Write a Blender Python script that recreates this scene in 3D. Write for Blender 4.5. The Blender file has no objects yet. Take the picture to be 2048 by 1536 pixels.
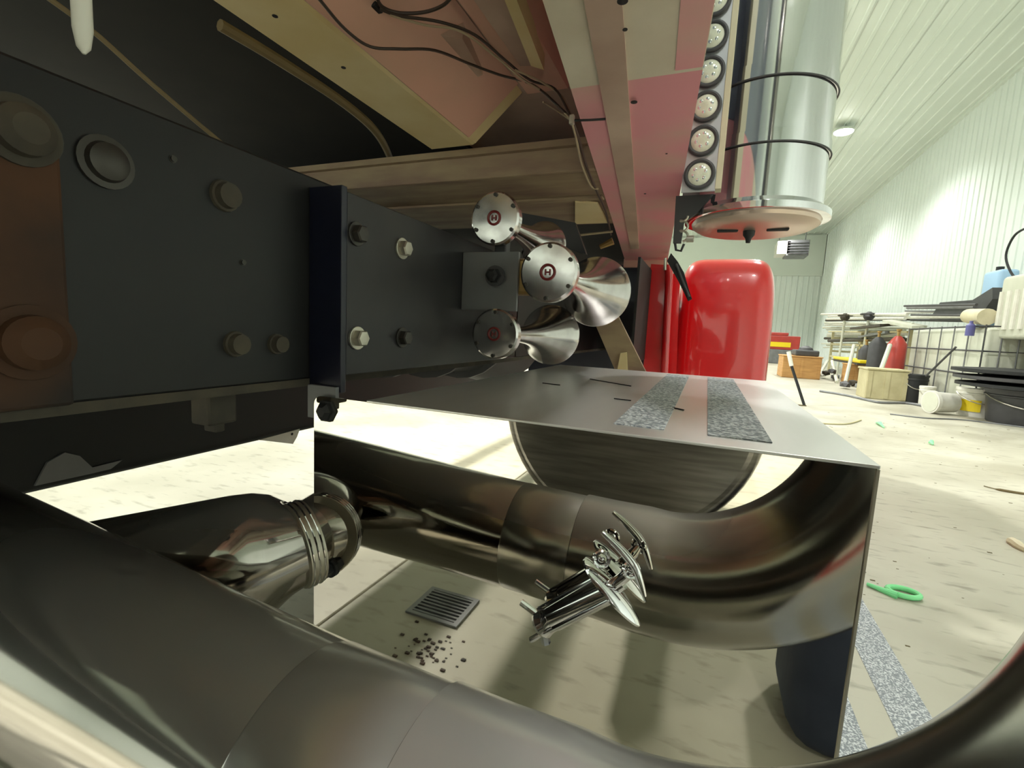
import bpy, bmesh, math, random
from mathutils import Vector, Matrix
random.seed(7)
PI = math.pi
C = bpy.context.scene.collection
scn = bpy.context.scene

# ------------------------------------------------------------------ camera
# metres; X = truck's right (outboard), Y = truck's front, Z up, camera at the origin, floor at Z = FL
FPX = 950.0
FL = -0.85
fw = Vector((391, -93, FPX)).normalized()
dn = Vector((-396, 7932, FPX)); dn = (dn - fw * dn.dot(fw)).normalized()
up = -dn
xr = up.cross(fw) if up.cross(fw).x > 0 else fw.cross(up)
xr.normalize()
def world_dir(v):                      # camera (right, down, forward) -> world
    return Vector((v.dot(xr), v.dot(fw), v.dot(up)))
R_ = world_dir(Vector((1, 0, 0))); D_ = world_dir(Vector((0, 1, 0))); V_ = world_dir(Vector((0, 0, 1)))
cam = bpy.data.cameras.new('camera'); camo = bpy.data.objects.new('camera', cam); C.objects.link(camo)
m3 = Matrix((R_, -D_, -V_)).transposed()
camo.matrix_world = m3.to_4x4()
cam.sensor_width = 36; cam.lens = FPX / 2048 * 36; cam.clip_start = 0.01; cam.clip_end = 200
scn.camera = camo
def ray(px, py): return world_dir(Vector((px - 1024, py - 768, FPX)))
def at(px, py, ax, val):
    d = ray(px, py); i = 'XYZ'.index(ax)
    return d * (val / d[i])

# ------------------------------------------------------------------ world, exposure
w = bpy.data.worlds.new('world'); scn.world = w; w.use_nodes = True
w.node_tree.nodes['Background'].inputs[0].default_value = (0.75, 0.85, 1, 1)
w.node_tree.nodes['Background'].inputs[1].default_value = 0.05
scn.view_settings.view_transform = 'Standard'; scn.view_settings.look = 'None'
scn.view_settings.gamma = 1; scn.view_settings.use_curve_mapping = False
scn.view_settings.exposure = 0.0
LAMP_W = 720; LAMP_W_LEFT = 3300
LAMPS = [(2.45, 13.4), (1.35, 5.0), (1.25, 9.2), (2.45, 17.6), (2.45, 22.2), (1.6, -2.6), (-1.3, -1.7), (-4.2, 5.2), (-4.2, -3.4), (-4.2, 13.4), (-4.2, 21.6)]  # the lamp just behind the sleeper is added to brighten the underside
CEIL = 4.95

# ------------------------------------------------------------------ materials
def lin(c): return tuple(((x / 255) / 12.92 if x / 255 <= 0.04045 else ((x / 255 + 0.055) / 1.055) ** 2.4) for x in c)
def mat(name, col, rough=0.5, metal=0.0, col2=None, scale=8.0, amt=0.5, bump=0.0, rough2=None, coat=0.0, stretch=(1, 1, 1), emit=None, contrast=(0.35, 0.65), detail=5):
    m = bpy.data.materials.new(name); m.use_nodes = True
    nt = m.node_tree; b = nt.nodes['Principled BSDF']
    c = lin(col)
    b.inputs['Base Color'].default_value = (*c, 1)
    b.inputs['Roughness'].default_value = rough; b.inputs['Metallic'].default_value = metal
    if coat: b.inputs['Coat Weight'].default_value = coat; b.inputs['Coat Roughness'].default_value = 0.05
    if emit:
        b.inputs['Emission Color'].default_value = (1, 0.98, 0.93, 1); b.inputs['Emission Strength'].default_value = emit
    tc = nt.nodes.new('ShaderNodeTexCoord'); mp = nt.nodes.new('ShaderNodeMapping'); mp.inputs['Scale'].default_value = stretch
    nt.links.new(tc.outputs['Object'], mp.inputs['Vector'])
    n = nt.nodes.new('ShaderNodeTexNoise'); n.inputs['Scale'].default_value = scale; n.inputs['Detail'].default_value = detail
    nt.links.new(mp.outputs['Vector'], n.inputs['Vector'])
    r = nt.nodes.new('ShaderNodeMapRange'); r.inputs['From Min'].default_value = contrast[0]; r.inputs['From Max'].default_value = contrast[1]
    nt.links.new(n.outputs['Fac'], r.inputs['Value'])
    if col2:
        mx = nt.nodes.new('ShaderNodeMix'); mx.data_type = 'RGBA'
        mx.inputs['A'].default_value = (*c, 1); mx.inputs['B'].default_value = (*lin(col2), 1)
        ml = nt.nodes.new('ShaderNodeMath'); ml.operation = 'MULTIPLY'; ml.inputs[1].default_value = amt
        nt.links.new(r.outputs['Result'], ml.inputs[0]); nt.links.new(ml.outputs[0], mx.inputs['Factor'])
        nt.links.new(mx.outputs['Result'], b.inputs['Base Color'])
    if rough2 is not None:
        r2 = nt.nodes.new('ShaderNodeMapRange'); r2.inputs['From Min'].default_value = contrast[0]; r2.inputs['From Max'].default_value = contrast[1]
        r2.inputs['To Min'].default_value = rough; r2.inputs['To Max'].default_value = rough2
        nt.links.new(n.outputs['Fac'], r2.inputs['Value']); nt.links.new(r2.outputs['Result'], b.inputs['Roughness'])
    if bump:
        bp = nt.nodes.new('ShaderNodeBump'); bp.inputs['Strength'].default_value = bump; bp.inputs['Distance'].default_value = 0.004
        nt.links.new(n.outputs['Fac'], bp.inputs['Height']); nt.links.new(bp.outputs['Normal'], b.inputs['Normal'])
    return m
M = dict(
    mirror=mat('mirror_steel', (222, 218, 208), 0.012, 1, rough2=0.03, scale=3),
    deck=mat('brushed_deck', (216, 216, 214), 0.3, .6, (204, 203, 200), 14, 0.6, rough2=0.38, stretch=(1, 0.12, 1)),
    chrome=mat('chrome', (225, 225, 228), 0.05, 1, rough2=0.09, scale=20),
    pipe=mat('polished_pipe', (164, 160, 154), 0.08, 1, (140, 136, 130), 4, 0.5, rough2=0.13),
    pipe2=mat('dusty_pipe', (172, 172, 170), 0.15, 1, (150, 148, 142), 5, 0.5, rough2=0.22),
    tank=mat('brushed_aluminium', (150, 148, 146), 0.28, 1, (110, 108, 104), 6, 0.7, stretch=(1, 1, 14)),
    black=mat('frame_paint', (10, 12, 15), 0.55, 0, (24, 23, 21), 9, 0.5, bump=0.2),
    navy=mat('bracket_paint', (12, 16, 36), 0.38, 0, (18, 22, 40), 9, 0.5),
    slate=mat('plate_paint', (34, 34, 38), 0.45, 0.1, (58, 56, 54), 7, 0.6),
    rust=mat('rusty_plate', (30, 22, 18), 0.75, 0, (76, 46, 22), 7, 0.95, bump=0.5),
    dust=mat('dusty_steel', (76, 70, 58), 0.8, 0, (48, 46, 42), 22, 0.7, bump=0.3),
    bolt=mat('zinc_bolt', (190, 186, 172), 0.35, 0.8),
    dbolt=mat('dark_bolt', (70, 68, 64), 0.45, 0.6),
    rubber=mat('black_rubber', (24, 26, 28), 0.6),
    nearblack=mat('dark_underside', (24, 23, 22), 0.85, 0, (36, 32, 28), 10, 0.6),
    primer=mat('beige_primer', (232, 214, 168), 0.5, 0, (214, 188, 128), 6, 0.7, bump=0.15),
    pinkp=mat('pink_overspray', (224, 172, 152), 0.42, 0, (200, 164, 140), 5, 0.6),
    brownp=mat('brown_pan', (212, 186, 166), 0.5, 0, (172, 142, 126), 5, 0.8, bump=0.1),
    sill=mat('dusty_sill', (166, 146, 116), 0.6, 0, (128, 100, 88), 5, 0.8, stretch=(1, 4, 4)),
    red=mat('red_paint', (214, 12, 20), 0.28, 0, (196, 10, 18), 3, 0.5, coat=1.0),
    white=mat('white_plastic', (225, 224, 214), 0.45, 0, (205, 202, 188), 9, 0.6),
    wall=mat('white_wall_sheet', (224, 233, 228), 0.35, 0, (212, 222, 217), 0.6, 0.6),
    ceil=mat('white_ceiling_sheet', (212, 221, 212), 0.4, 0, (202, 212, 202), 0.6, 0.6),
    lamp=mat('lamp_glow', (255, 255, 250), 0.5, emit=40),
    alu=mat('lamp_housing', (190, 192, 196), 0.4, 0.7),
    grey=mat('grey_metal', (128, 130, 132), 0.5, 0.3, (100, 100, 100), 6, 0.6),
    dgrey=mat('dark_grey', (70, 70, 72), 0.55, 0, (52, 52, 54), 6, 0.6),
    wood=mat('plywood', (196, 150, 92), 0.65, 0, (168, 122, 70), 4, 0.7, stretch=(1, 1, 8)),
    crate=mat('beige_crate', (196, 188, 150), 0.6, 0, (172, 162, 124), 5, 0.7),
    tote=mat('milky_tote', (206, 208, 192), 0.4, 0, (186, 188, 170), 3, 0.6),
    cylred=mat('gas_bottle_red', (176, 62, 54), 0.4, 0, (150, 54, 48), 6, 0.5),
    yellow=mat('yellow_plastic', (232, 206, 30), 0.45),
    cream=mat('cream_label', (214, 206, 176), 0.6, 0, (190, 182, 150), 9, 0.5),
    green=mat('green_plastic', (142, 230, 164), 0.25, 0, (104, 212, 134), 9, 0.4),
    blue=mat('blue_plastic', (170, 205, 236), 0.3),
    dblue=mat('navy_cloth', (30, 38, 54), 0.85, 0, (40, 48, 64), 20, 0.6, bump=0.3),
    brass=mat('brass', (170, 140, 90), 0.35, 0.8),
    lens=mat('lamp_lens', (232, 234, 214), 0.18, 0, (196, 200, 176), 60, 0.6),
    horn=mat('horn_chrome', (196, 192, 190), 0.13, 1, (170, 166, 164), 30, 0.6, rough2=0.22),
    emb=mat('emblem_red', (112, 34, 34), 0.4),
    tape=mat('grip_tape', (144, 150, 156), 0.95, 0, (218, 222, 224), 220, 1.0, bump=1.0, contrast=(0.45, 0.6), detail=2),
    concrete=mat('concrete', (188, 185, 168), 0.55, 0, (156, 151, 132), 1.6, 0.8, bump=0.35, rough2=0.42, detail=9),
    wire=mat('dark_wire', (56, 44, 36), 0.5), wirel=mat('pale_wire', (176, 158, 128), 0.5),
    wiregold=mat('dusty_cable', (120, 104, 72), 0.6),
    twig=mat('dry_twig', (96, 84, 52), 0.8),
    capr=mat('brushed_cap', (206, 186, 172), 0.3, .85, rough2=0.38, scale=5),
)
# concrete: fine dark specks besides the blotches
nt = M['concrete'].node_tree
mixn = [n for n in nt.nodes if n.type == 'MIX'][0]; bs = nt.nodes['Principled BSDF']
tc = [n for n in nt.nodes if n.type == 'TEX_COORD'][0]
n2 = nt.nodes.new('ShaderNodeTexNoise'); n2.inputs['Scale'].default_value = 26; n2.inputs['Detail'].default_value = 8
mp2 = nt.nodes.new('ShaderNodeMapping'); mp2.inputs['Scale'].default_value = (0.35, 1, 1); nt.links.new(tc.outputs['Object'], mp2.inputs['Vector']); nt.links.new(mp2.outputs['Vector'], n2.inputs['Vector'])
rr = nt.nodes.new('ShaderNodeMapRange'); rr.inputs['From Min'].default_value = 0.56; rr.inputs['From Max'].default_value = 0.74; rr.inputs['To Max'].default_value = 0.6
nt.links.new(n2.outputs['Fac'], rr.inputs['Value'])
mx2 = nt.nodes.new('ShaderNodeMix'); mx2.data_type = 'RGBA'; mx2.inputs['B'].default_value = (*lin((110, 104, 88)), 1)
nt.links.new(mixn.outputs['Result'], mx2.inputs['A']); nt.links.new(rr.outputs['Result'], mx2.inputs['Factor']); nt.links.new(mx2.outputs['Result'], bs.inputs['Base Color'])

# settled dust on the upper side of the exhaust towards its outboard end
for key, lo_, hi_ in (('pipe', -.75, -.2), ('pipe2', -.75, -.2)):
    nt = M[key].node_tree; bs = nt.nodes['Principled BSDF']
    out = [n for n in nt.nodes if n.type == 'OUTPUT_MATERIAL'][0]
    ge = nt.nodes.new('ShaderNodeNewGeometry'); sx = nt.nodes.new('ShaderNodeSeparateXYZ'); nt.links.new(ge.outputs['Normal'], sx.inputs[0])
    px_ = nt.nodes.new('ShaderNodeSeparateXYZ'); tc = [n for n in nt.nodes if n.type == 'TEX_COORD'][0]; nt.links.new(tc.outputs['Object'], px_.inputs[0])
    a_ = nt.nodes.new('ShaderNodeMapRange'); a_.inputs['From Min'].default_value = .45; a_.inputs['From Max'].default_value = 1; a_.inputs['To Max'].default_value = .8; nt.links.new(sx.outputs['Z'], a_.inputs['Value'])
    b_ = nt.nodes.new('ShaderNodeMapRange'); b_.inputs['From Min'].default_value = lo_; b_.inputs['From Max'].default_value = hi_; nt.links.new(px_.outputs['X'], b_.inputs['Value'])
    m_ = nt.nodes.new('ShaderNodeMath'); m_.operation = 'MULTIPLY'; nt.links.new(a_.outputs[0], m_.inputs[0]); nt.links.new(b_.outputs[0], m_.inputs[1])
    d_ = nt.nodes.new('ShaderNodeBsdfPrincipled'); d_.inputs['Base Color'].default_value = (.5, .5, .48, 1); d_.inputs['Roughness'].default_value = .32; d_.inputs['Metallic'].default_value = .35
    c_ = nt.nodes.new('ShaderNodeMapRange'); c_.inputs['From Min'].default_value = -.08; c_.inputs['From Max'].default_value = .1; c_.inputs['To Min'].default_value = 1; c_.inputs['To Max'].default_value = .1; nt.links.new(px_.outputs['X'], c_.inputs['Value'])
    e_ = nt.nodes.new('ShaderNodeMath'); e_.operation = 'MULTIPLY'; nt.links.new(m_.outputs[0], e_.inputs[0]); nt.links.new(c_.outputs[0], e_.inputs[1]); m_ = e_
    ms = nt.nodes.new('ShaderNodeMixShader'); nt.links.new(m_.outputs[0], ms.inputs[0]); nt.links.new(bs.outputs[0], ms.inputs[1]); nt.links.new(d_.outputs[0], ms.inputs[2]); nt.links.new(ms.outputs[0], out.inputs['Surface'])

# ------------------------------------------------------------------ helpers
def obj(name, bm, m, parent=None, smooth=False, mats=None):
    me = bpy.data.meshes.new(name); bmesh.ops.recalc_face_normals(bm, faces=bm.faces); bm.to_mesh(me); bm.free()
    o = bpy.data.objects.new(name, me); C.objects.link(o)
    for mm in (mats or [m]): me.materials.append(M[mm] if isinstance(mm, str) else mm)
    if smooth:
        for p in me.polygons: p.use_smooth = True
        if hasattr(me, 'set_sharp_from_angle'): me.set_sharp_from_angle(angle=math.radians(35))
    if parent:
        o.parent = parent
        o.matrix_parent_inverse = Matrix.Translation(parent.location).inverted() if not parent.rotation_euler[2] else parent.matrix_basis.inverted()
    return o
def tag(o, label, cat, group=None, kind=None):
    if label: o['label'] = label
    if cat: o['category'] = cat
    if group: o['group'] = group
    if kind: o['kind'] = kind
    return o
def thing(name, label, cat, loc=(0, 0, 0), group=None):
    o = bpy.data.objects.new(name, None); C.objects.link(o); o.location = loc; o.empty_display_size = 0.1
    return tag(o, label, cat, group)
def struct(name, loc=(0, 0, 0)):
    o = bpy.data.objects.new(name, None); C.objects.link(o); o.location = loc; o['kind'] = 'structure'; return o
def box(bm, x0, x1, y0, y1, z0, z1, bev=0, seg=2):
    b2 = bmesh.new(); bmesh.ops.create_cube(b2, size=1)
    for v in b2.verts: v.co = Vector((x0 + (v.co.x + .5) * (x1 - x0), y0 + (v.co.y + .5) * (y1 - y0), z0 + (v.co.z + .5) * (z1 - z0)))
    if bev: bmesh.ops.bevel(b2, geom=b2.edges[:], offset=bev, segments=seg, affect='EDGES', profile=0.5)
    merge(bm, b2); return bm
def merge(bm, b2):
    me = bpy.data.meshes.new('t'); b2.to_mesh(me); b2.free(); bm.from_mesh(me); bpy.data.meshes.remove(me)
def B(*a, **k): return box(bmesh.new(), *a, **k)
def frame(d):
    d = d.normalized(); a = Vector((0, 0, 1)) if abs(d.z) < 0.9 else Vector((1, 0, 0))
    u = d.cross(a).normalized(); return u, d.cross(u).normalized()
def tube(bm, pts, r, n=12, cap=True, closed=False):
    pts = [Vector(p) for p in pts]; k = len(pts); rs = r if isinstance(r, (list, tuple)) else [r] * k
    rings = []; u = None
    for i, p in enumerate(pts):
        d = (pts[(i + 1) % k] - pts[i - 1]) if (closed or 0 < i < k - 1) else (pts[1] - p if i == 0 else p - pts[i - 1])
        if d.length < 1e-9: d = pts[-1] - pts[0]
        d.normalize()
        if u is None: u, _ = frame(d)
        u = (u - d * u.dot(d)).normalized(); v = d.cross(u)
        rings.append([bm.verts.new(p + (u * math.cos(2 * PI * j / n) + v * math.sin(2 * PI * j / n)) * rs[i]) for j in range(n)])
    L = k if closed else k - 1
    for i in range(L):
        a, b = rings[i], rings[(i + 1) % k]
        for j in range(n): bm.faces.new((a[j], a[(j + 1) % n], b[(j + 1) % n], b[j]))
    if cap and not closed:
        bm.faces.new(rings[0]); bm.faces.new(rings[-1][::-1])
    return bm
def T(*a, **k): return tube(bmesh.new(), *a, **k)
def lathe(bm, o, d, prof, n=32):           # prof: (distance along d, radius)
    o = Vector(o); d = Vector(d).normalized(); u, v = frame(d); rings = []
    for t, r in prof:
        r = max(r, 1e-5)
        rings.append([bm.verts.new(o + d * t + (u * math.cos(2 * PI * j / n) + v * math.sin(2 * PI * j / n)) * r) for j in range(n)])
    for a, b in zip(rings, rings[1:]):
        for j in range(n): bm.faces.new((a[j], a[(j + 1) % n], b[(j + 1) % n], b[j]))
    bm.faces.new(rings[0]); bm.faces.new(rings[-1][::-1]); return bm
def L(*a, **k): return lathe(bmesh.new(), *a, **k)
def spline(pts, n=6):
    pts = [Vector(p) for p in pts]; out = []
    for i in range(len(pts) - 1):
        p0 = pts[max(i - 1, 0)]; p1 = pts[i]; p2 = pts[i + 1]; p3 = pts[min(i + 2, len(pts) - 1)]
        for k in range(n):
            t = k / n
            out.append(0.5 * ((2 * p1) + (p2 - p0) * t + (2 * p0 - 5 * p1 + 4 * p2 - p3) * t * t + (3 * p1 - p0 - 3 * p2 + p3) * t ** 3))
    out.append(pts[-1]); return out
def prism(bm, poly, d):                    # planar polygon (world points) extruded by vector d
    d = Vector(d); a = [bm.verts.new(Vector(p)) for p in poly]; b = [bm.verts.new(Vector(p) + d) for p in poly]
    bm.faces.new(a); bm.faces.new(b[::-1])
    for i in range(len(a)): bm.faces.new((a[i], b[i], b[(i + 1) % len(a)], a[(i + 1) % len(a)]))
    return bm
def PR(*a): return prism(bmesh.new(), *a)
def hexbolt(bm, p, d, r, h, washer=True):
    p = Vector(p); d = Vector(d).normalized()
    if washer: lathe(bm, p, d, [(0, r * 1.35), (h * .2, r * 1.35), (h * .22, r * 1.3)], 20)
    lathe(bm, p + d * (h * .2 if washer else 0), d, [(0, r), (h * .65, r), (h * .8, r * .86), (h * .82, r * .5)], 6)
    return bm

# ================================================================== THE HALL
X0, X1, Y0w, Y1w = -8.2, 4.6, -8.0, 25.9
fl = struct('floor', (0, 0, FL))
bm = B(X0 - .3, X1 + .3, Y0w - .3, Y1w + .3, FL - .3, FL - .06); obj('subfloor', bm, 'dgrey', fl)
xs = [X0, -3.9, -0.93, 5.0]; ys = [Y0w, -4.2, -.62, 4.4, 9.0, 13.6, 18.2, 22.8, 26.2]
for i in range(len(xs) - 1):
    for j in range(len(ys) - 1):
        obj('concrete_slab', B(xs[i] + .003, xs[i + 1] - .003, ys[j] + .003, ys[j + 1] - .003, FL - .06, FL, bev=.003, seg=1), 'concrete', fl)
def rib_sheet(width, length, pitch, hgt=.018):
    """a sheet lying in local x (width) / y (length), ribs rise in +z"""
    bm = bmesh.new(); k = max(1, round(width / pitch)); p = width / k; prof = [(0, 0)]
    for i in range(k):
        a = i * p; prof += [(a + p * .60, 0), (a + p * .66, hgt), (a + p * .86, hgt), (a + p * .92, 0)]
        if pitch > .2: prof += []
    prof.append((width, 0))
    a = [bm.verts.new((x, 0, z)) for x, z in prof]; b = [bm.verts.new((x, length, z)) for x, z in prof]
    for i in range(len(a) - 1): bm.faces.new((a[i], a[i + 1], b[i + 1], b[i]))
    me = bpy.data.meshes.new('wall_panel'); bm.to_mesh(me); bm.free(); return me
def sheets(root, n, place, me, mt, name):
    me.materials.append(M[mt])
    for i in range(n):
        o = bpy.data.objects.new(name, me); C.objects.link(o); o.parent = root; o.matrix_local = place(i)
H = CEIL - FL
wr = struct('wall_right'); ww = .9135
obj('wall_board', B(X1 + .03, X1 + .25, Y0w, Y1w + .3, FL, CEIL + .2), 'wall', wr)
def pr(i): return Matrix(((0, 0, -1, X1 + .02), (1, 0, 0, Y0w + i * ww), (0, 1, 0, FL), (0, 0, 0, 1)))
sheets(wr, int((Y1w - Y0w) / ww) + 1, pr, rib_sheet(ww - .006, H, .228), 'wall', 'wall_panel')
wf = struct('wall_far')
obj('wall_board', B(X0, X1 + .1, Y1w + .05, Y1w + .3, FL, CEIL + .2), 'wall', wf)
def pf(i): return Matrix(((1, 0, 0, X0 + i * ww), (0, 0, -1, Y1w + .03), (0, 1, 0, FL), (0, 0, 0, 1)))
sheets(wf, int((X1 - X0) / ww) + 1, pf, rib_sheet(ww - .006, H, .228), 'wall', 'wall_panel')
ce = struct('ceiling')
obj('ceiling_board', B(X0 - .2, X1 + .1, Y0w, Y1w + .2, CEIL + .03, CEIL + .2), 'ceil', ce)
def pc(i): return Matrix(((1, 0, 0, X0 + i * ww), (0, 1, 0, Y0w), (0, 0, -1, CEIL + .02), (0, 0, 0, 1)))
me = rib_sheet(ww - .006, Y1w - Y0w, .228, .02)
sheets(ce, int((X1 - X0) / ww) + 1, pc, me, 'ceil', 'ceiling_panel')
wl = struct('wall_left'); obj('wall_board', B(X0 - .25, X0, Y0w, Y1w, FL, CEIL + .2), 'wall', wl)
wb = struct('wall_back'); obj('wall_board', B(X0, X1 + .1, Y0w - .25, Y0w, FL, CEIL + .2), 'wall', wb)
# corner trims, plus a darker band for the shade high on the far wall
t1 = obj('trim_1', B(X1 - .045, X1 + .02, Y0w, Y1w, CEIL - .06, CEIL + .02), 'ceil'); t1['kind'] = 'structure'
t2 = obj('trim_2', B(X0, X1 - .05, Y1w - .05, Y1w + .03, CEIL - .06, CEIL + .02), 'ceil'); t2['kind'] = 'structure'
t3 = obj('far_wall_shade_band', B(X0, X1 - .02, Y1w - .12, Y1w + .02, 3.05, CEIL - .07), 'ceil'); t3['kind'] = 'structure'
# high bay lamps, with one added fill lamp behind the sleeper
for i, (x, y) in enumerate(LAMPS):
    g = thing('high_bay_lamp', 'round high bay lamp hanging unseen from the ribbed ceiling', 'lamp', (x, y, CEIL - .3), 'high bay lamps under the ceiling')
    if i == 0: g['label'] = 'glowing high bay lamp on the ceiling beside the chrome air cleaner'
    obj('hanger', T([(x, y, CEIL + .0), (x, y, CEIL - .06)], .03, 8), 'ceil', g)
    bm = L((x, y, CEIL - .13), (0, 0, 1), [(0, .2), (.02, .205), (.05, .19), (.07, .1), (.1, .09)], 24)
    obj('housing', bm, 'ceil', g, True)
    obj('lens', L((x, y, CEIL - .15), (0, 0, 1), [(0, .185), (.01, .19)], 24), 'lamp', g)
    ld = bpy.data.lights.new('lamp_light', 'SPOT'); ld.energy = LAMP_W if x > 0 else LAMP_W_LEFT; ld.spot_size = math.radians(138); ld.spot_blend = .5; ld.shadow_soft_size = .18
    ld.color = (1, .99, .955)
    lo = bpy.data.objects.new('lamp_light', ld); C.objects.link(lo); lo.parent = g; lo.location = (0, 0, .12)

# ================================================================== TRUCK: frame and chassis
RX = -0.5
def railpt(px, py, x=RX): return at(px, py, 'X', x)
rail = thing('frame_rail', 'long black painted steel frame rail running along the left side', 'frame rail', (RX, 0, -.084))
zb, zt = -.084, .184
bm = B(RX - .01, RX, -2.6, 3.4, zb, zt, bev=.003)
obj('web', bm, 'black', rail)
obj('flange', B(RX - .095, RX - .01, -2.6, 3.4, zt - .01, zt), 'black', rail)
f2 = obj('flange', B(RX - .095, RX + .001, -2.6, 3.4, zb - .009, zb + .001), 'dust', rail); f2['label'] = 'dusty bottom edge flange'
for px, py, r, h, dome in ((448, 392, .0135, .012, 0), (470, 688, .012, .012, 0), (552, 688, .0105, .012, 0), (210, 325, .017, .012, 1), (60, 685, .02, .016, 1), (38, 262, .02, .014, 1), (345, 318, .003, .003, 0), (485, 525, .003, .003, 0)):
    p = railpt(px, py)
    if dome: bm = L(p, (1, 0, 0), [(0, r * 1.3), (h * .25, r * 1.3), (h * .3, r), (h * .7, r * .9), (h, r * .45)], 24)
    else: bm = L(p, (1, 0, 0), [(0, r * 1.25), (h * .3, r * 1.2), (h * .32, r), (h, r * .95)], 16)
    obj('bolt', bm, 'dust' if py > 600 or py == 392 else 'dbolt', rail, True)
# rusty overlay plate at the near end
p1 = railpt(145, 700, RX + .008)
rp = thing('rusty_bracket_plate', 'rust stained steel plate bolted over the near end of the frame rail', 'plate', (RX, p1.y - .3, zb))
obj('plate', B(RX + .0005, RX + .008, p1.y - .9, p1.y, zb, zt - .05, bev=.003), 'rust', rp)
for px, py, r in ((60, 685, .021), (38, 262, .018)):
    p = railpt(px, py, RX + .008)
    obj('bolt', L(p, (1, 0, 0), [(0, r * 1.4), (.003, r * 1.4), (.004, r * 1.05), (.012, r), (.018, r * .6)], 24), 'rust' if py > 500 else 'dust', rp, True)
# channel bracket with four bolts
ch = thing('channel_bracket', 'dark channel shaped bracket with four bolts standing outboard of the frame rail', 'bracket', (-.47, .5, -.0744))
CX = -.445; cz0, cz1 = -.0744, .163
obj('front_flange', B(RX + .0005, CX, .495, .505, -.098, cz1 + .006, bev=.001), 'navy', ch)
obj('web', B(CX - .008, CX, .505, 1.12, cz0, cz1, bev=.001), 'slate', ch)
obj('rear_flange', B(RX + .0005, CX, 1.112, 1.12, cz0, cz1), 'slate', ch)
obj('tab', B(RX + .005, CX - .002, .488, .4945, -.135, -.09), 'grey', ch)
for px, py, bright in ((712, 468, 0), (803, 497, 1), (713, 676, 1), (803, 675, 0)):
    p = at(px, py, 'X', CX)
    o = obj('bolt', hexbolt(bmesh.new(), p, (1, 0, 0), .0118, .014), 'bolt' if bright else 'dbolt', ch)
    if bright: o['label'] = 'bright zinc bolt'
# hanging tab below the rail
tb = thing('hanging_clip', 'small dusty steel clip hanging below the frame rail bottom edge', 'clip', (RX - .03, .38, zb - .05))
a = at(415, 800, 'X', RX - .02); b = at(475, 850, 'X', RX - .02)
obj('body', B(RX - .05, RX - .02, a.y, b.y, b.z + .004, zb - .009, bev=.003), 'dust', tb)
obj('foot', B(RX - .045, RX - .025, a.y + .012, b.y - .012, b.z - .006, b.z + .006, bev=.002), 'dust', tb)
# opposite side
bx = thing('driver_side_battery_box', 'long black box low under the far side of the truck', 'box', (-1.5, .8, -.4))
obj('body', B(-1.82, -1.375, -.2, 3.2, -.43, .12, bev=.03, seg=3), 'rubber', bx, True)
obj('lid', B(-1.83, -1.373, -.21, 3.21, .12, .14, bev=.005), 'black', bx)
rl2 = thing('opposite_frame_rail', 'black frame rail on the driver side, deep in shadow', 'frame rail', (-1.36, 0, zb))
obj('web', B(-1.37, -1.36, -2.6, 3.4, zb, zt), 'black', rl2)
obj('flange', B(-1.36, -1.27, -2.6, 3.4, zt - .01, zt), 'black', rl2)
obj('flange', B(-1.36, -1.27, -2.6, 3.4, zb - .01, zb), 'black', rl2)
gb = thing('transmission', 'dark transmission casing between the frame rails', 'transmission', (-.93, 1.5, -.1))
bm = L((-.93, .75, .02), (0, 1, 0), [(0, .05), (.02, .11), (.12, .14), (.5, .16), (.9, .2), (1.2, .27), (1.25, .28)], 24)
obj('casing', bm, 'dgrey', gb, True)
for y in (.95, 1.2, 1.45, 1.7): obj('rib', L((-.93, y, .02), (0, 1, 0), [(0, .175 + (y - .95) * .08), (.02, .175 + (y - .95) * .08)], 24), 'dgrey', gb)
ds = thing('drive_shaft', 'dark drive shaft leading rearward from the transmission', 'shaft', (-.93, 0, .02))
obj('tube', T([(-.93, .66, .02), (-.93, -2.4, -.04)], .05, 20), 'black', ds, True)
obj('yoke', L((-.93, .75, .02), (0, -1, 0), [(0, .055), (.03, .06), (.05, .045), (.09, .05)], 16), 'dgrey', ds, True)
# pale plate and bracket seen left, low
pt = thing('pale_mount_bracket', 'pale grey bracket plate hanging at far left under the rail', 'bracket', (-1.2, .35, -.3))
pp = [at(x, y, 'X', -1.369) for x, y in ((70, 972), (95, 925), (130, 905), (160, 912), (185, 935), (245, 920), (222, 938), (180, 948))]
obj('plate', PR(pp, (-.006, 0, 0)), 'grey', pt)
pt2 = thing('triangular_gusset', 'pale triangular gusset with one hole beneath the far black box', 'bracket', (-1.1, 1.3, -.4))
pp = [at(x, y, 'X', -1.369) for x, y in ((518, 880), (600, 858), (594, 874), (586, 888))]
obj('plate', PR(pp, (-.006, 0, 0)), 'white', pt2)
obj('hole', L(at(584, 868, 'X', -1.3685), (1, 0, 0), [(0, .005), (.001, .005)], 12), 'rubber', pt2)

# ================================================================== sleeper underside
Zp = .52
pan = thing('sleeper_floor_pan', 'pinkish brown primed floor pan of the sleeper overhead', 'floor pan', (-.6, .4, Zp))
obj('pan', B(-.69, -.1, -.75, 1.62, Zp, Zp + .02), 'brownp', pan)
o = obj('black_pan', B(-2.05, -.69, -.75, 1.62, Zp - .01, Zp + .02), 'nearblack', pan); o['label'] = 'black left part of the floor'  # pan left of the rib takes a near black colour
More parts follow.
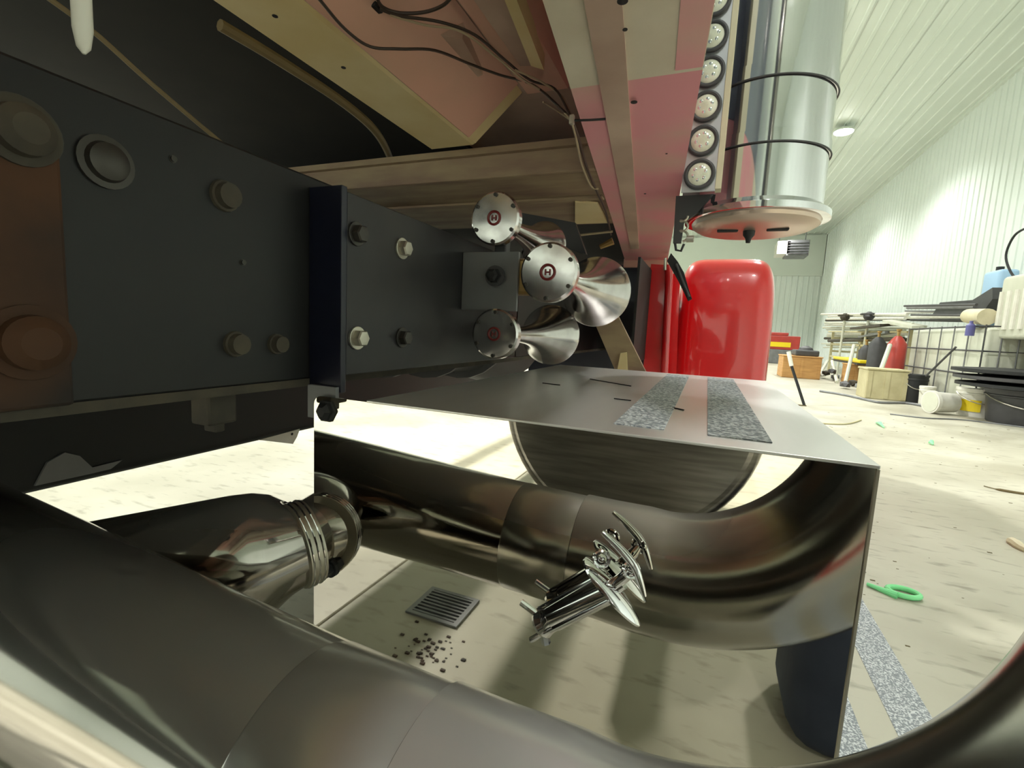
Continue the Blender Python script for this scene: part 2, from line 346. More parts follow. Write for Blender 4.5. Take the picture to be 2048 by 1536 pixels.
# hat rib with pink side
rb = thing('floor_hat_rib', 'beige primed hat section rib running lengthwise under the floor pan', 'rib', (-.58, .3, .42))
prof = [(-.667, .425), (-.66, .42), (-.55, .42), (-.542, .423), (-.43, Zp), (-.70, Zp)]
bm = PR([(x, -.74, z) for x, z in prof], (0, 1.78, 0)); obj('rib_body', bm, 'primer', rb)
bm = PR([(-.5425, -.7, .4225), (-.4285, -.7, Zp - .001), (-.424, -.7, Zp - .001), (-.538, -.7, .4205)], (0, 1.7, 0)); o = obj('side_flange', bm, 'pinkp', rb); o['label'] = 'pink oversprayed side flange'
for px, py in ((550, 32), (687, 135)):
    p = at(px, py, 'Z', .42); obj('drain_hole', L(p, (0, 0, -1), [(0, .004), (.0006, .004)], 10), 'rubber', rb)
# second narrower channel
r2 = thing('floor_channel', 'brownish pink folded channel beside the beige rib', 'channel', (-.36, .3, .46))
a0 = at(800, 60, 'Z', .47); 
prof = [(-.405, Zp), (-.385, .475), (-.30, .475), (-.28, Zp)]
obj('channel_body', PR([(x, -.7, z) for x, z in prof], (0, 1.66, 0)), 'pinkp', r2)
hb_ = thing('hinge_block', 'brown folded hinge block under the pan behind the sagging cables', 'bracket', tuple(at(860, 110, 'Z', .49)))
q = [at(x, y, 'Z', .485) for x, y in ((792, 52), (925, 78), (965, 150), (905, 175), (800, 150))]
obj('block', PR(q, (0, 0, .034)), 'brownp', hb_)
q = [at(x, y, 'Z', .484) for x, y in ((806, 62), (840, 68), (842, 100), (808, 96))]
obj('recess', PR(q, (0, 0, .003)), 'nearblack', hb_)
gp = thing('gusset_strip', 'narrow pale folded strip beside the outboard beam', 'strip', (-.2, .4, .45))
q = [at(x, y, 'Z', .45) for x, y in ((985, -60), (1010, -60), (1088, 140), (1062, 132))]
obj('strip', PR(q, (0, 0, .03)), 'primer', gp)
q = [at(x, y, 'Z', .47) for x, y in ((905, -60), (985, -60), (1062, 132), (1040, 132))]
obj('strip', PR(q, (0, 0, .03)), 'brownp', gp)
# cross sill
cs = thing('cross_sill', 'dusty brown cross sill spanning the cab underside above the horns', 'sill', (-.8, 1.1, .36))
obj('face', B(-2.0, -.267, 1.1, 1.115, .362, .43, bev=.004), 'sill', cs)
obj('lip', B(-2.0, -.266, 1.085, 1.1, .415, .43), 'sill', cs)
obj('underside', PR([(-2.0, 1.115, .363), (-.268, 1.115, .363), (-.326, 1.64, .363), (-2.0, 1.64, .363)], (0, 0, .012)), 'sill', cs)
obj('crease', B(-2.0, -.293, 1.3, 1.33, .356, .363, bev=.002), 'sill', cs)
cm = thing('cab_floor_underside', 'dark cab floor beyond the cross sill', 'floor pan', (-1, 2.2, .4))
obj('pan', B(-2.0, -.33, 1.64, 3.0, .375, .39), 'nearblack', cm)
# outboard beam, tapering inboard going forward
def bl(y): return -.202 + (y - .534) * -.111
def br(y): return -.025 + (y - .591) * -.1005
hb = .36
bmn = thing('rocker_beam', 'wide rocker beam under the cab side, beige turning pink towards the front', 'beam', (-.2, 1, hb))
def beam(y0, y1, mt, z0=hb, z1=Zp + .02, ins=0):
    bm = bmesh.new()
    vs = [(bl(y0) + ins, y0), (br(y0) - ins, y0), (br(y1) - ins, y1), (bl(y1) + ins, y1)]
    return obj('beam_section', PR([(x, y, z0) for x, y in vs], (0, 0, z1 - z0)), mt, bmn)
beige = mat('rocker_beige', (232, 222, 200), 0.45, 0, (214, 202, 178), 12, 0.6)
pink = mat('rocker_pink', (238, 160, 168), 0.4, 0, (226, 184, 170), 5, 0.8, contrast=(.42, .62))
M['rb'] = beige; M['rpk'] = pink
o = beam(-.75, .73, 'rb'); o['label'] = 'beige primed section'
o = beam(.73, 2.455, 'rpk'); o['label'] = 'pink oversprayed section'
vs = [(br(y) - .036, y) for y in (-.7, .72)] + [(br(y) - .001, y) for y in (.72, -.7)]
o = obj('overspray_edge', PR([(x, y, hb - .0012) for x, y in vs], (0, 0, .002)), 'rpk', bmn)
# thin brown strip in place of the shade stripe along the beam
vs = [(bl(-.7) + .05, -.7), (bl(-.7) + .095, -.7), (bl(2.1) + .075, 2.1), (bl(2.1) + .04, 2.1)]
obj('shade_strip', PR([(x, y, hb - .004) for x, y in vs], (0, 0, .006)), 'brownp', bmn)
e = 2.455
obj('end_flange', B(bl(e) - .005, br(e) + .004, e - .012, e + .002, hb - .035, hb + .01, bev=.004), 'pinkp', bmn)
for px, py, r in ((1268, 205, .0052), (1250, 60, .003), (1245, 3, .006), (1290, 388, .003), (1333, 308, .002)):
    p = at(px, py, 'Z', hb - .0045); obj('drain_hole', L(p, (0, 0, 1), [(0, r), (.0008, r)], 14), 'rubber', bmn)
# sleeper body shell above
sb = thing('sleeper_cab', 'grey sleeper cab body standing above the frame', 'cab', (-.9, .8, Zp))
vs = [(-2.05, -.77), (br(-.77) + .0, -.77), (br(2.6), 2.6), (-1.7, 2.6)]
bm = PR([(x, y, Zp + .021) for x, y in vs], (0, 0, 1.9))
obj('body_shell', bm, mat('cab_side_paint', (128, 134, 148), .25, 0, (120, 126, 142), 2, .5, coat=1), sb)
# dark backdrop sheets added where the engine bay is only shade
eb = thing('void_backdrop', 'dark backdrop added for the shaded void behind the horns', 'panel', (-1, 1.95, -.3))
obj('panel', B(-1.25, -.52, 3.42, 3.44, -.4, .36), 'navy', eb)
obj('panel', B(-.495, -.23, 2.62, 2.64, -.4, .36), 'navy', eb)
obj('backdrop_side', B(-.28, -.27, 1.95, 2.62, -.12, .3), 'rubber', eb)
st = thing('diagonal_strut', 'brown diagonal strut behind the air horns', 'strut', (-.3, 1.7, -.1))
q = [at(x, y, 'Y', 1.75) for x, y in ((1165, 590), (1215, 590), (1292, 745), (1232, 745))]
obj('bar', PR(q, (0, .02, 0)), 'sill', st)
q = [at(x, y, 'Y', 1.745) for x, y in ((1236, 738), (1242, 706), (1254, 704), (1256, 742))]
obj('tip', PR(q, (0, -.012, 0)), 'primer', st)

# ================================================================== cables
def cable(name, label, px, ax, v, r, m, cat='cable', extra=None):
    pts = [at(x, y, ax, v + (dv[0] if dv else 0)) for x, y, *dv in px]
    return tag(obj(name, T(spline(pts, 6), r, 8), m, smooth=True), label, cat)
cable('cable', 'dark cable sagging along the pink floor channel to the beam', [(600, -50, -.055), (640, 0, -.055), (690, 58, -.055), (740, 93, -.055), (800, 98, -.05), (870, 101, -.03), (940, 128), (1000, 150), (1070, 172), (1143, 238, -.1)], 'Z', .47, .0022, 'wire')
cable('cable', 'dark looped cable at the top edge, hooked to a clip', [(752, -10), (765, 14), (800, 26), (850, 24), (890, 8), (915, -25)], 'Z', .45, .0024, 'wire')
cable('wire_pair', 'brown wire running from the clip down to the cable tie', [(760, 18), (800, 32), (880, 44), (950, 70), (1010, 120), (1060, 160), (1110, 178), (1143, 236, -.09)], 'Z', .455, .0022, 'wire', 'wire')
cable('wire_pair', 'pale wire beside the brown one, ending at the cable tie', [(780, 30), (850, 50), (920, 62), (985, 108), (1045, 158), (1095, 190), (1142, 240, -.09)], 'Z', .453, .0018, 'wirel', 'wire')
cable('wire_pair', 'second pale wire arching close to the beam edge', [(1030, 140), (1085, 165), (1125, 195), (1144, 238, -.08)], 'Z', .45, .0018, 'wirel', 'wire')
cable('wire_pair', 'short pale wire end sticking out below the cable tie', [(1086, 204), (1120, 226), (1142, 241, -.08)], 'Z', .445, .0015, 'wirel', 'wire')
cable('edge_wire', 'thin wires following the inboard edge of the beam forward', [(1143, 240), (1158, 280), (1172, 330), (1190, 375), (1212, 425), (1222, 470)], 'Z', .352, .003, 'wire', 'wire')
cable('edge_wire', 'pale thin wire drooping beside the inboard beam edge', [(1143, 242), (1152, 275), (1164, 330), (1182, 372), (1196, 378)], 'Z', .35, .0022, 'wirel', 'wire')
zt_ = thing('cable_tie', 'black cable tie holding the wires to the beam edge', 'cable tie', tuple(at(1145, 240, 'Z', .352)))
obj('tail', T([at(1146, 241, 'Z', .352), at(1180, 240, 'Z', .352), at(1211, 238, 'Z', .3545)], .0019, 6), 'rubber', zt_)
p = at(1145, 240, 'Z', .352); obj('head', B(p.x - .005, p.x + .003, p.y - .004, p.y + .004, .345, .36, bev=.001), 'bolt', zt_)
cl = thing('wire_clip', 'dark wire clip screwed under the floor pan at the top edge', 'clip', tuple(at(748, 12, 'Z', .47)))
p = at(748, 12, 'Z', .46); obj('clip_body', B(p.x - .008, p.x + .008, p.y - .008, p.y + .012, .455, .476, bev=.002), 'rubber', cl)
p = at(765, 28, 'Z', .46); obj('screw', hexbolt(bmesh.new(), (p.x, p.y, .475), (0, 0, -1), .006, .012), 'bolt', cl)
cable('dusty_cable', 'thin dusty cable running above the frame rail', [(60, -30), (185, 62), (300, 165), (430, 275), (500, 330)], 'X', -.6, .0026, 'wiregold')
cable('ribbed_hose', 'brown hose curving down beside the beige rib', [(440, 50), (560, 122), (690, 208), (755, 268), (783, 325), (788, 362)], 'Z', .44, .009, 'wiregold', 'hose')
wrd = thing('white_conduit', 'white plastic conduit end hanging down at top left', 'conduit', tuple(at(164, 60, 'Y', .16)))
p = at(168, 108, 'Y', .16)
obj('tube', T([(p.x, p.y, Zp - .02), (p.x, p.y, p.z + .012), (p.x, p.y, p.z + .003), (p.x, p.y, p.z)], [.0044, .0044, .003, .0008], 14), 'white', wrd, True)
obj('collar', L((p.x, p.y, Zp - .03), (0, 0, 1), [(0, .006), (.02, .006)], 12), 'rubber', wrd)

# ================================================================== STEP BOX with mirror face
YP = .48; ZD = -.1022; XR = .143
ZB = -.5
sbx = thing('step_box', 'mirror polished step box with a brushed top deck and two grip strips', 'step box', (-.1, YP, ZB))
PL = at(628, 830, 'Y', YP).x
c = .012
poly = [(PL, ZB), (XR, ZB), (XR, ZD), (-.39, ZD), (PL + c, ZD)] + [(PL + c - c * math.sin(a), ZD - c + c * math.cos(a)) for a in (PI / 8, PI / 4, 3 * PI / 8)] + [(PL, ZD - c)]
bm = PR([(x, YP, z) for x, z in poly], (0, .004, 0))
obj('front_plate', bm, 'mirror', sbx)
bm = B(-.389, XR + .0015, YP - .0015, 1.33, ZD - .0005, ZD + .0025, bev=.0008, seg=2)
obj('deck', bm, 'deck', sbx)
obj('side_plate', B(XR - .003, XR, YP + .004, 1.33, ZB, ZD - .0005), 'mirror', sbx)
obj('rear_plate', B(-.389, XR - .003, 1.326, 1.33, ZB, ZD - .0005), 'mirror', sbx)
obj('inner_plate', B(-.389, -.386, YP + .004, 1.326, ZB, ZD - .0005), 'deck', sbx)
o = obj('edge_trim', B(XR - .001, XR + .0012, YP - .002, YP + .003, ZB, ZD - .001), 'bolt', sbx); 
zd = ZD + .0026
y0s = at(1260, 852, 'Z', zd).y; y1s = 1.28
for xa, xb in ((at(1225, 850, 'Z', zd).x, at(1325, 866, 'Z', zd).x), (at(1415, 855, 'Z', zd).x, at(1535, 871, 'Z', zd).x)):
    obj('grip_strip', B(xa, xb, y0s, y1s, zd, zd + .0012), 'tape', sbx)
p = at(654, 822, 'Y', YP)
obj('bolt', L(p + Vector((0, -.0001, 0)), (0, -1, 0), [(0, .0155), (.003, .0155), (.0035, .0125), (.007, .012), (.012, .007)], 6), 'rubber', sbx)
p = at(662, 1136, 'Y', YP)
obj('bolt', hexbolt(bmesh.new(), p, (0, -1, 0), .009, .018), 'rubber', sbx)
# small scratches on deck
for (xa, ya, xb, yb) in ((1228, 797, 1262, 801), (1345, 815, 1368, 820), (1085, 766, 1120, 770), (1180, 758, 1262, 772)):
    a = at(xa, ya, 'Z', zd + .0008); b = at(xb, yb, 'Z', zd + .0008); obj('scratch', T([a, b], .0009, 5), 'rubber', sbx)
# latch: a T handle latch standing off the mirror face
YL = .457
lt = obj('latch', bmesh.new(), 'chrome', sbx)
E = at(1078, 1250, 'Y', YL + .002); F = at(1218, 1176, 'Y', YL - .002)
ax = (F - E).normalized()
bm = bmesh.new()
lathe(bm, E, ax, [(0, .006), (.002, .0135), (.006, .0155), (.012, .0135), (.014, .013), (.02, .013), (.021, .0138), (F - E).length > 0 and ((F - E).length - .004, .0142), ((F - E).length, .0142)], 28)
me = bpy.data.meshes.new('latch'); bmesh.ops.recalc_face_normals(bm, faces=bm.faces); bm.to_mesh(me); bm.free(); me.materials.append(M['chrome'])
for pl in me.polygons: pl.use_smooth = True
me.set_sharp_from_angle(angle=math.radians(35)); lt.data = me; lt['label'] = 'chrome T handle latch with round barrel'
def sub(name, bm, m='chrome', smooth=True):
    o = obj(name, bm, m, None, smooth); o.parent = lt; o.matrix_parent_inverse = Matrix.Translation(sbx.location).inverted() @ Matrix.Translation(sbx.location); return o
for k in range(3):   # tie rods along the barrel
    u, v = frame(ax); q = u * math.cos(k * 2.1 + .4) * .0152 + v * math.sin(k * 2.1 + .4) * .0152
    sub('rod', T([E + ax * .01 + q, F + q], 0.0014, 8))
# shield shaped flange, elongated
fa = (at(1278, 1242, 'Y', YL) - at(1168, 1128, 'Y', YL)).normalized(); fa = (fa - ax * fa.dot(ax) * .5).normalized()
fb = ax.cross(fa).normalized(); fn = fa.cross(fb).normalized(); 
if fn.dot(ax) < 0: fn = -fn
bm = bmesh.new(); rings = []
Fc = at(1222, 1184, 'Y', YL) + fn * .001
for rr_, hh in ((.001, .0085), (.35, .0078), (.65, .0055), (.88, .003), (1.0, 0.001), (1.0, -.0012), (.9, -.002), (.01, -.002)):
    rings.append([bm.verts.new(Fc + fa * math.cos(t) * .041 * rr_ + fb * math.sin(t) * .0165 * rr_ * (1 - .25 * math.cos(t)) + fn * hh) for t in [2 * PI * j / 32 for j in range(32)]])
for a, b in zip(rings, rings[1:]):
    for j in range(32): bm.faces.new((a[j], a[(j + 1) % 32], b[(j + 1) % 32], b[j]))
sub('flange', bm)
hc = Fc + fn * .016
sub('stem', T([Fc + fn * .004, hc], .0055, 14))
hp = [at(x, y, 'Y', YL - .006) for x, y in ((1204, 1064), (1222, 1080), (1246, 1104), (1268, 1132), (1280, 1162), (1289, 1192))]
sub('handle', T(spline(hp, 5), [.0022 + .0022 * math.sin(PI * i / 25) for i in range(26)], 14))
sub('web', T([at(1262, 1142, 'Y', YL - .006), at(1252, 1150, 'Y', YL - .003), Fc + fn * .004 + fa * -.004], [.004, .006, .006], 12))
for px, py in ((1203, 1118), (1262, 1140)):
    q = at(px, py, 'Y', YL - .006); u, v = frame(Vector((.3, -1, .2)))
    sub('loop', T([q + (u * math.cos(t) + v * math.sin(t)) * .0072 for t in [2 * PI * j / 20 for j in range(20)]], .0022, 8, closed=True))
    sub('screw', L(q + Vector((0, .002, 0)), (0, -1, 0), [(0, .003), (.004, .003), (.0045, .002)], 10))
sub('end_bracket', T(spline([at(1042, 1204, 'Y', YL), at(1066, 1222, 'Y', YL), at(1090, 1240, 'Y', YL), at(1104, 1254, 'Y', YL)], 4), .0038, 10))
sub('end_bracket', T([at(1062, 1280, 'Y', YL), at(1104, 1256, 'Y', YL)], .0032, 10))
sub('end_nut', L(at(1090, 1276, 'Y', YL), (.3, 0, -1), [(-.004, .005), (.006, .005)], 6))
sub('standoff', T([E + ax * .03, E + ax * .03 + Vector((0, YP - (E + ax * .03).y, 0))], .006, 12))
sub('standoff', T([Fc - fn * .006, Fc - fn * .006 + Vector((0, YP - (Fc - fn * .006).y, 0))], .006, 12))

# ================================================================== EXHAUST
ex = thing('exhaust_pipe', 'large polished exhaust pipe crossing the foreground and turning up at right', 'exhaust pipe', (-.4, .24, -.35))
RP = .085
PA = Vector((-2.2, .25, -.26)); PB = Vector((-.03, .25, -.35))
def onp(x): t = (x - PA.x) / (PB.x - PA.x); return PA + (PB - PA) * t
obj('straight_pipe', T([onp(-1.27), onp(-.9), onp(-.6), onp(-.4), onp(-.26)], [.102, .1, .094, .0875, RP], 72), 'pipe', ex, True)
o = obj('coupling', T([onp(-.262), onp(-.26), onp(-.155), onp(-.153)], [RP, RP + .0008, RP + .0008, RP], 72), 'pipe2', ex, True); o['label'] = 'satin coupling between two seams'
d = (PB - PA).normalized(); Rb = .27; RE = .09
pts = [onp(-.158), onp(-.1565), onp(-.11), onp(-.06)]
c0 = PB + Vector((0, 0, Rb))
n = 28
for i in range(n + 1):
    a = (PI / 2) * i / n; pts.append(Vector((PB.x + Rb * math.sin(a), PB.y, PB.z + Rb - Rb * math.cos(a))))
pts.append(pts[-1] + Vector((0, 0, .3)))
obj('elbow', T(pts, [RP + .001, RP + .0035, RP + .004, RP + .006] + [RE] * (len(pts) - 4), 72), 'pipe2', ex, True)
q = pts[-1]
obj('stack', T([q - Vector((0, 0, .05)), q + Vector((0, 0, 2.6))], RP - .004, 64), 'pipe', ex, True)
# lengthwise branch with clamp
b0 = at(632, 1086, 'Y', .462); 
tA = Vector((-.505, .44, b0.z + .0)); tdir = Vector((-.85, -.5, -.2)).normalized()
tA = Vector((-.485, .458, -.305)); w1 = Vector((-.25, 1, 0)).normalized()
tpts = [tA + w1 * .16, tA + w1 * .02, tA, tA + tdir * .012, tA + tdir * .03, tA + tdir * .05, tA + tdir * .075, tA + tdir * .34]
obj('branch_pipe', T(tpts, [.048, .05, .052, .062, .074, .08, .082, .082], 56), 'pipe', ex, True)
w2 = (w1 - tdir).normalized()
cp = obj('clamp', T([tA + w2 * -.004, tA + w2 * -.003, tA + w2 * .018, tA + w2 * .019], [.05, .0575, .0575, .05], 40), 'bolt', ex, True)
for s_ in (0.0, .007, .014):
    u, v = frame(w2); qc = tA + w2 * s_
    obj('band_ridge', T([qc + (u * math.cos(t) + v * math.sin(t)) * .0578 for t in [2 * PI * j / 36 for j in range(36)]], .0012, 6, closed=True), 'chrome', cp)

# ================================================================== fuel tank behind, seen in the mirror face
ft = thing('fuel_tank', 'brushed round fuel tank mirrored in the polished step box', 'fuel tank', (-.26, -.9, -.5))
tc_ = (-.185, -.30, -.2)
obj('shell', L(tc_, (0, -1, 0), [(0, .322), (.006, .337), (.012, .341), (1.3, .341), (1.31, .33)], 64), 'tank', ft, True)
obj('end_cap', L((tc_[0], -.301, tc_[2]), (0, 1, 0), [(0, .323), (.012, .31), (.02, .22), (.024, .01)], 64), 'tank', ft, True)
obj('strap', L((tc_[0], -.55, tc_[2]), (0, -1, 0), [(0, .345), (.05, .345)], 64), 'chrome', ft, True)
bg = thing('leg_stand_in', 'dark navy bag shape standing in for a kneeling leg mirrored below the elbow', 'stand-in', (.4, -.22, FL))  # bag shape added in place of a leg, seen only in the mirror
obj('stand_in_body', B(.225, .6, -.36, -.08, FL, FL + .33, bev=.07, seg=4), 'dblue', bg, True)
obj('handle', T(spline([(.36, -.21, FL + .32), (.38, -.21, FL + .4), (.5, -.21, FL + .4), (.52, -.21, FL + .32)], 5), .008, 8), 'dblue', bg, True)
# floor drain
dr = thing('floor_drain', 'slotted steel floor drain grate mirrored in the step box face', 'drain', (-.67, -.22, FL))
dc = Vector((-.665, -.225, FL + .001)); an = math.radians(0)
fm = bmesh.new()
for (a, b, c_, d_) in ((-.085, .085, -.075, -.062), (-.085, .085, .062, .075), (-.085, -.07, -.062, .062), (.07, .085, -.062, .062)):
    box(fm, dc.x + a, dc.x + b, dc.y + c_, dc.y + d_, dc.z, dc.z + .006)
obj('frame', fm, 'grey', dr)
obj('pit', B(dc.x - .07, dc.x + .07, dc.y - .062, dc.y + .062, dc.z, dc.z + .001), 'rubber', dr)
for k in range(8):
    yy = dc.y - .055 + k * .0157; obj('bar', B(dc.x - .07, dc.x + .07, yy - .0032, yy + .0032, dc.z + .001, dc.z + .006), 'grey', dr)
bm = bmesh.new()
for k in range(60):
    x = random.gauss(-.60, .05); y = random.gauss(-.04, .035); s = random.uniform(.002, .006)
    box(bm, x - s, x + s, y - s * .6, y + s * .6, FL, FL + s * .6)
tag(obj('rust_flakes', bm, 'rust'), 'scatter of rusty flakes on the floor near the drain', 'debris', None, 'stuff')

# ================================================================== AIR HORNS
def horn(cx, cz, y, r, length, rbell, label):
    h = thing('air_horn', label, 'horn', (cx, y, cz), 'chrome air horns on the frame')
    obj('diaphragm_cover', L((cx, y, cz), (0, 1, 0), [(-.004, r * .3), (-.003, r * .93), (0, r), (.014, r), (.016, r * .92), (.022, r * .9), (.034, r * .45), (.04, .016)], 48), 'horn', h, True)
    prof = []
    for i in range(17):
        t = i / 16; rr = .014 + (rbell - .014) * (t ** 3.2) * .96 + .006 * t; prof.append((.034 + t * (length - .034), rr))
    prof += [(length + .004, rbell + .004), (length + .006, rbell), (length + .002, rbell * .9)]
    tr = obj('trumpet', L((cx, y, cz), (0, 1, 0), prof, 48), 'horn', h, True)
    for k in range(6):
        a = k * PI / 3 + .5; obj('screw', L((cx + math.cos(a) * r * .86, y - .003, cz + math.sin(a) * r * .86), (0, -1, 0), [(0, .0035), (.003, .0035), (.0035, .002)], 10), 'dbolt', h)
    em = obj('emblem', T([(cx + math.cos(t) * r * .24, y - .0045, cz + math.sin(t) * r * .24) for t in [2 * PI * j / 24 for j in range(24)]], r * .05, 6, closed=True), 'emb', h)
    fm = bmesh.new(); s = r * .1
    for x0, x1, z0, z1 in ((-s, -s * .55, -s, s), (s * .55, s, -s, s), (-s * .55, s * .55, -s * .25, s * .25)):
        box(fm, cx + x0, cx + x1, y - .006, y - .004, cz + z0, cz + z1)
    o = obj('emblem_letter', fm, 'emb', None); o.parent = h; o.matrix_parent_inverse = Matrix.Translation(h.location).inverted()
    return h
def hp_(px, py, y): p = at(px, py, 'Y', y); return p.x, p.z
x, z = hp_(990, 437, .8); horn(x, z, .8, .047, .27, .05, 'upper chrome air horn with a round cover, next to the cross sill')
x2, z2 = hp_(1097, 545, .79); horn(x2, z2, .79, .051, .37, .08, 'middle outboard chrome air horn with the largest flared bell')
x3, z3 = hp_(990, 668, .8); horn(x3, z3, .8, .046, .33, .07, 'lowest chrome air horn just above the step deck')
hm = thing('horn_mount', 'grey mounting plate and manifold block between the three air horns', 'mount', (CX, .84, .05))
a = at(892, 505, 'Y', .82); b = at(1012, 622, 'Y', .82)
obj('mount_plate', B(CX + .0005, b.x + .02, .82, .828, b.z, a.z, bev=.001), 'grey', hm)
p = at(990, 552, 'Y', .81)
obj('manifold', B(x2 - .1, x2, .828, .87, z2 - .035, z2 + .03, bev=.005), 'brass', hm)
obj('arm', B(x - .012, x + .012, .828, .85, z3, z, bev=.003), 'dgrey', hm)
obj('fitting', L(p, (0, -1, 0), [(-.012, .016), (0, .016), (.004, .012), (.016, .012), (.018, .007)], 6), 'rubber', hm)
obj('fitting_collar', L(p + Vector((0, .002, 0)), (0, -1, 0), [(0, .019), (.004, .019)], 20), 'dgrey', hm)
p = at(1175, 492, 'Y', 1.2)
gc = thing('grey_cover_plate', 'dark grey folded plate above the large horn bell', 'plate', tuple(p))
q = [at(x_, y_, 'Y', 1.3) for x_, y_ in ((1040, 425), (1150, 445), (1172, 508), (1040, 470))]
obj('plate', PR(q, (0, .02, 0)), 'slate', gc)
hw = thing('hose_end', 'bare brass pipe and yellow fitting poking out beside the beam tip', 'fitting', tuple(at(1200, 480, 'Y', 1.7)))
obj('tube', T([at(1160, 470, 'Y', 1.7), at(1225, 463, 'Y', 1.7)], .004, 8), 'wirel', hw, True)
obj('fitting', T([at(1200, 494, 'Y', 1.7), at(1226, 482, 'Y', 1.7)], [.008, .013], 8), 'brass', hw)
q = [at(x_, y_, 'Z', .352) for x_, y_ in ((1150, 405), (1195, 408), (1215, 446), (1150, 448))]
obj('cream_patch', PR(q, (0, 0, .006)), 'primer', cs)

# ================================================================== LIGHT PANEL and AIR CLEANER
YA = 1.17
lp = thing('light_panel', 'grey vertical panel with a column of round clear marker lights', 'light panel', (-.05, YA, .3))
pz = at(1395, 384, 'Y', YA).z; pxr = at(1430, 383, 'Y', YA).x; pxl = at(1362, 385, 'Y', YA).x
obj('panel', B(pxl, pxr, YA, YA + .004, pz, 1.7, bev=.001), 'alu', lp)
o = obj('edge_strip', B(pxr - .001, pxr + .012, YA - .002, YA + .03, pz + .004, 1.7, bev=.001), 'cream', lp); o['label'] = 'pale edge strip'
lz = [at(1398, 350, 'Y', YA), at(1403, 283, 'Y', YA)]
dz = lz[1].z - lz[0].z; lx = lz[0].x + .001
for k in range(12):
    c0 = Vector((lx, YA, lz[0].z + k * dz))
    g = obj('marker_light', T([c0 + Vector((math.cos(t) * .0285, -.005, math.sin(t) * .0285)) for t in [2 * PI * j / 32 for j in range(32)]], .0046, 10, closed=True), 'dgrey', lp, True)
    ln = obj('lens', L(c0 + Vector((0, -.001, 0)), (0, -1, 0), [(0, .0245), (.005, .024), (.009, .018), (.011, .006)], 28), 'lens', None, True)
    ln.parent = g; ln.matrix_parent_inverse = Matrix.Translation(lp.location).inverted() @ Matrix.Translation(lp.location)
    bm = bmesh.new()
    for j in range(6):
        a = j * PI / 3 + .3; lathe(bm, c0 + Vector((math.cos(a) * .0125, -.0085, math.sin(a) * .0125)), (0, -1, 0), [(0, .0052), (.002, .0045), (.003, .002)], 10)
    pe = obj('reflector', bm, 'chrome', None, True); pe.parent = g; pe.matrix_parent_inverse = Matrix.Translation(lp.location).inverted() @ Matrix.Translation(lp.location)
YC = 1.36; RC = .158
a = at(1372, 425, 'Y', YC); b = at(1664, 408, 'Y', YC); cxx = (a.x + b.x) / 2; rim = (b.x - a.x) / 2
RC = rim * .885
zr = at(1512, 415, 'Y', YC - rim).z + .018
ac = thing('air_cleaner', 'large chrome cylindrical air cleaner hanging beside the cab', 'air cleaner', (cxx, YC, zr))
obj('canister', L((cxx, YC, zr + .0), (0, 0, 1), [(0, RC), (.004, RC), (1.55, RC), (1.6, RC * .8)], 96), 'chrome', ac, True)
obj('rim', L((cxx, YC, zr - .018), (0, 0, 1), [(0, rim * .93), (.002, rim), (.016, rim), (.02, rim * .96), (.03, RC)], 80), 'chrome', ac, True)
cap = obj('bottom_cap', L((cxx, YC, zr - .018), (0, 0, -1), [(-.002, rim * .9), (.008, rim * .88), (.016, rim * .8), (.021, rim * .6), (.024, rim * .2), (.0245, .01)], 72), 'capr', ac, True)
obj('drain_nipple', L((cxx - .01, YC - .03, zr - .04), (0, 0, -1), [(0, .014), (.012, .013), (.02, .007), (.03, .005)], 16), 'rubber', ac, True)
for s in (-1, 1): obj('slot', B(cxx + s * .055 - .028, cxx + s * .055 + .02, YC - .045, YC - .03, zr - .0445, zr - .036, bev=.003), 'rubber', ac)
for py, pu in ((147, 115), (280, 252)):
    zlo = at(1570, py, 'Y', YC - RC).z; zhi = at(1570, pu, 'Y', YC - RC).z
    bd = obj('band', L((cxx, YC, zlo), (0, 0, 1), [(0, RC + .0005), (.0005, RC + .0035), (zhi - zlo - .001, RC + .0025), (zhi - zlo, RC + .0005)], 96), 'chrome', ac, True)
    dl = obj('band_edge', T([(cxx + math.cos(t) * (RC + .0035), YC + math.sin(t) * (RC + .003), zlo) for t in [2 * PI * j / 80 for j in range(80)]], .0019, 8, closed=True), 'dgrey', None, True)
    dl.parent = bd; dl.matrix_parent_inverse = Matrix.Translation(ac.location).inverted() @ Matrix.Translation(ac.location)
o = obj('mount_bracket', B(cxx - RC - .03, cxx - RC + .02, YC - .02, YC + .02, zr + .05, zr + .5, bev=.004), 'alu', ac)
vb = thing('valve_bracket', 'small dark bracket with tangled fittings under the light panel', 'bracket', tuple(at(1362, 470, 'Y', 1.25)))
def Y_(px, py, y=1.25): return at(px, py, 'Y', y)
obj('plate', PR([Y_(1352, 392), Y_(1428, 388), Y_(1395, 425), Y_(1368, 445), Y_(1362, 486), Y_(1346, 486)], (0, .01, 0)), 'dgrey', vb)
obj('stud', T([Y_(1350, 486), Y_(1352, 500), Y_(1362, 502), Y_(1368, 488)], .003, 8), 'rubber', vb, True)
obj('coil', T([Y_(1368 + 8 * math.cos(k), 432 + k * 3.2 + 5 * math.sin(k)) for k in [i * .5 for i in range(30)]], .0028, 8), 'bolt', vb, True)
obj('fitting', L(Y_(1380, 478), (1, 0, 0), [(-.008, .008), (.008, .008), (.009, .006)], 8), 'bolt', vb)
sp = thing('rubber_strap', 'black rubber strap dangling from the beam tip in front of the red fender', 'strap', tuple(Y_(1345, 515, 2.2)))
q = [at(x_, y_, 'Y', 2.2) for x_, y_ in ((1334, 522), (1342, 506), (1356, 524), (1368, 545), (1378, 580), (1384, 598), (1376, 602), (1358, 565))]
obj('strap_body', PR(q, (0, .015, 0)), 'rubber', sp)
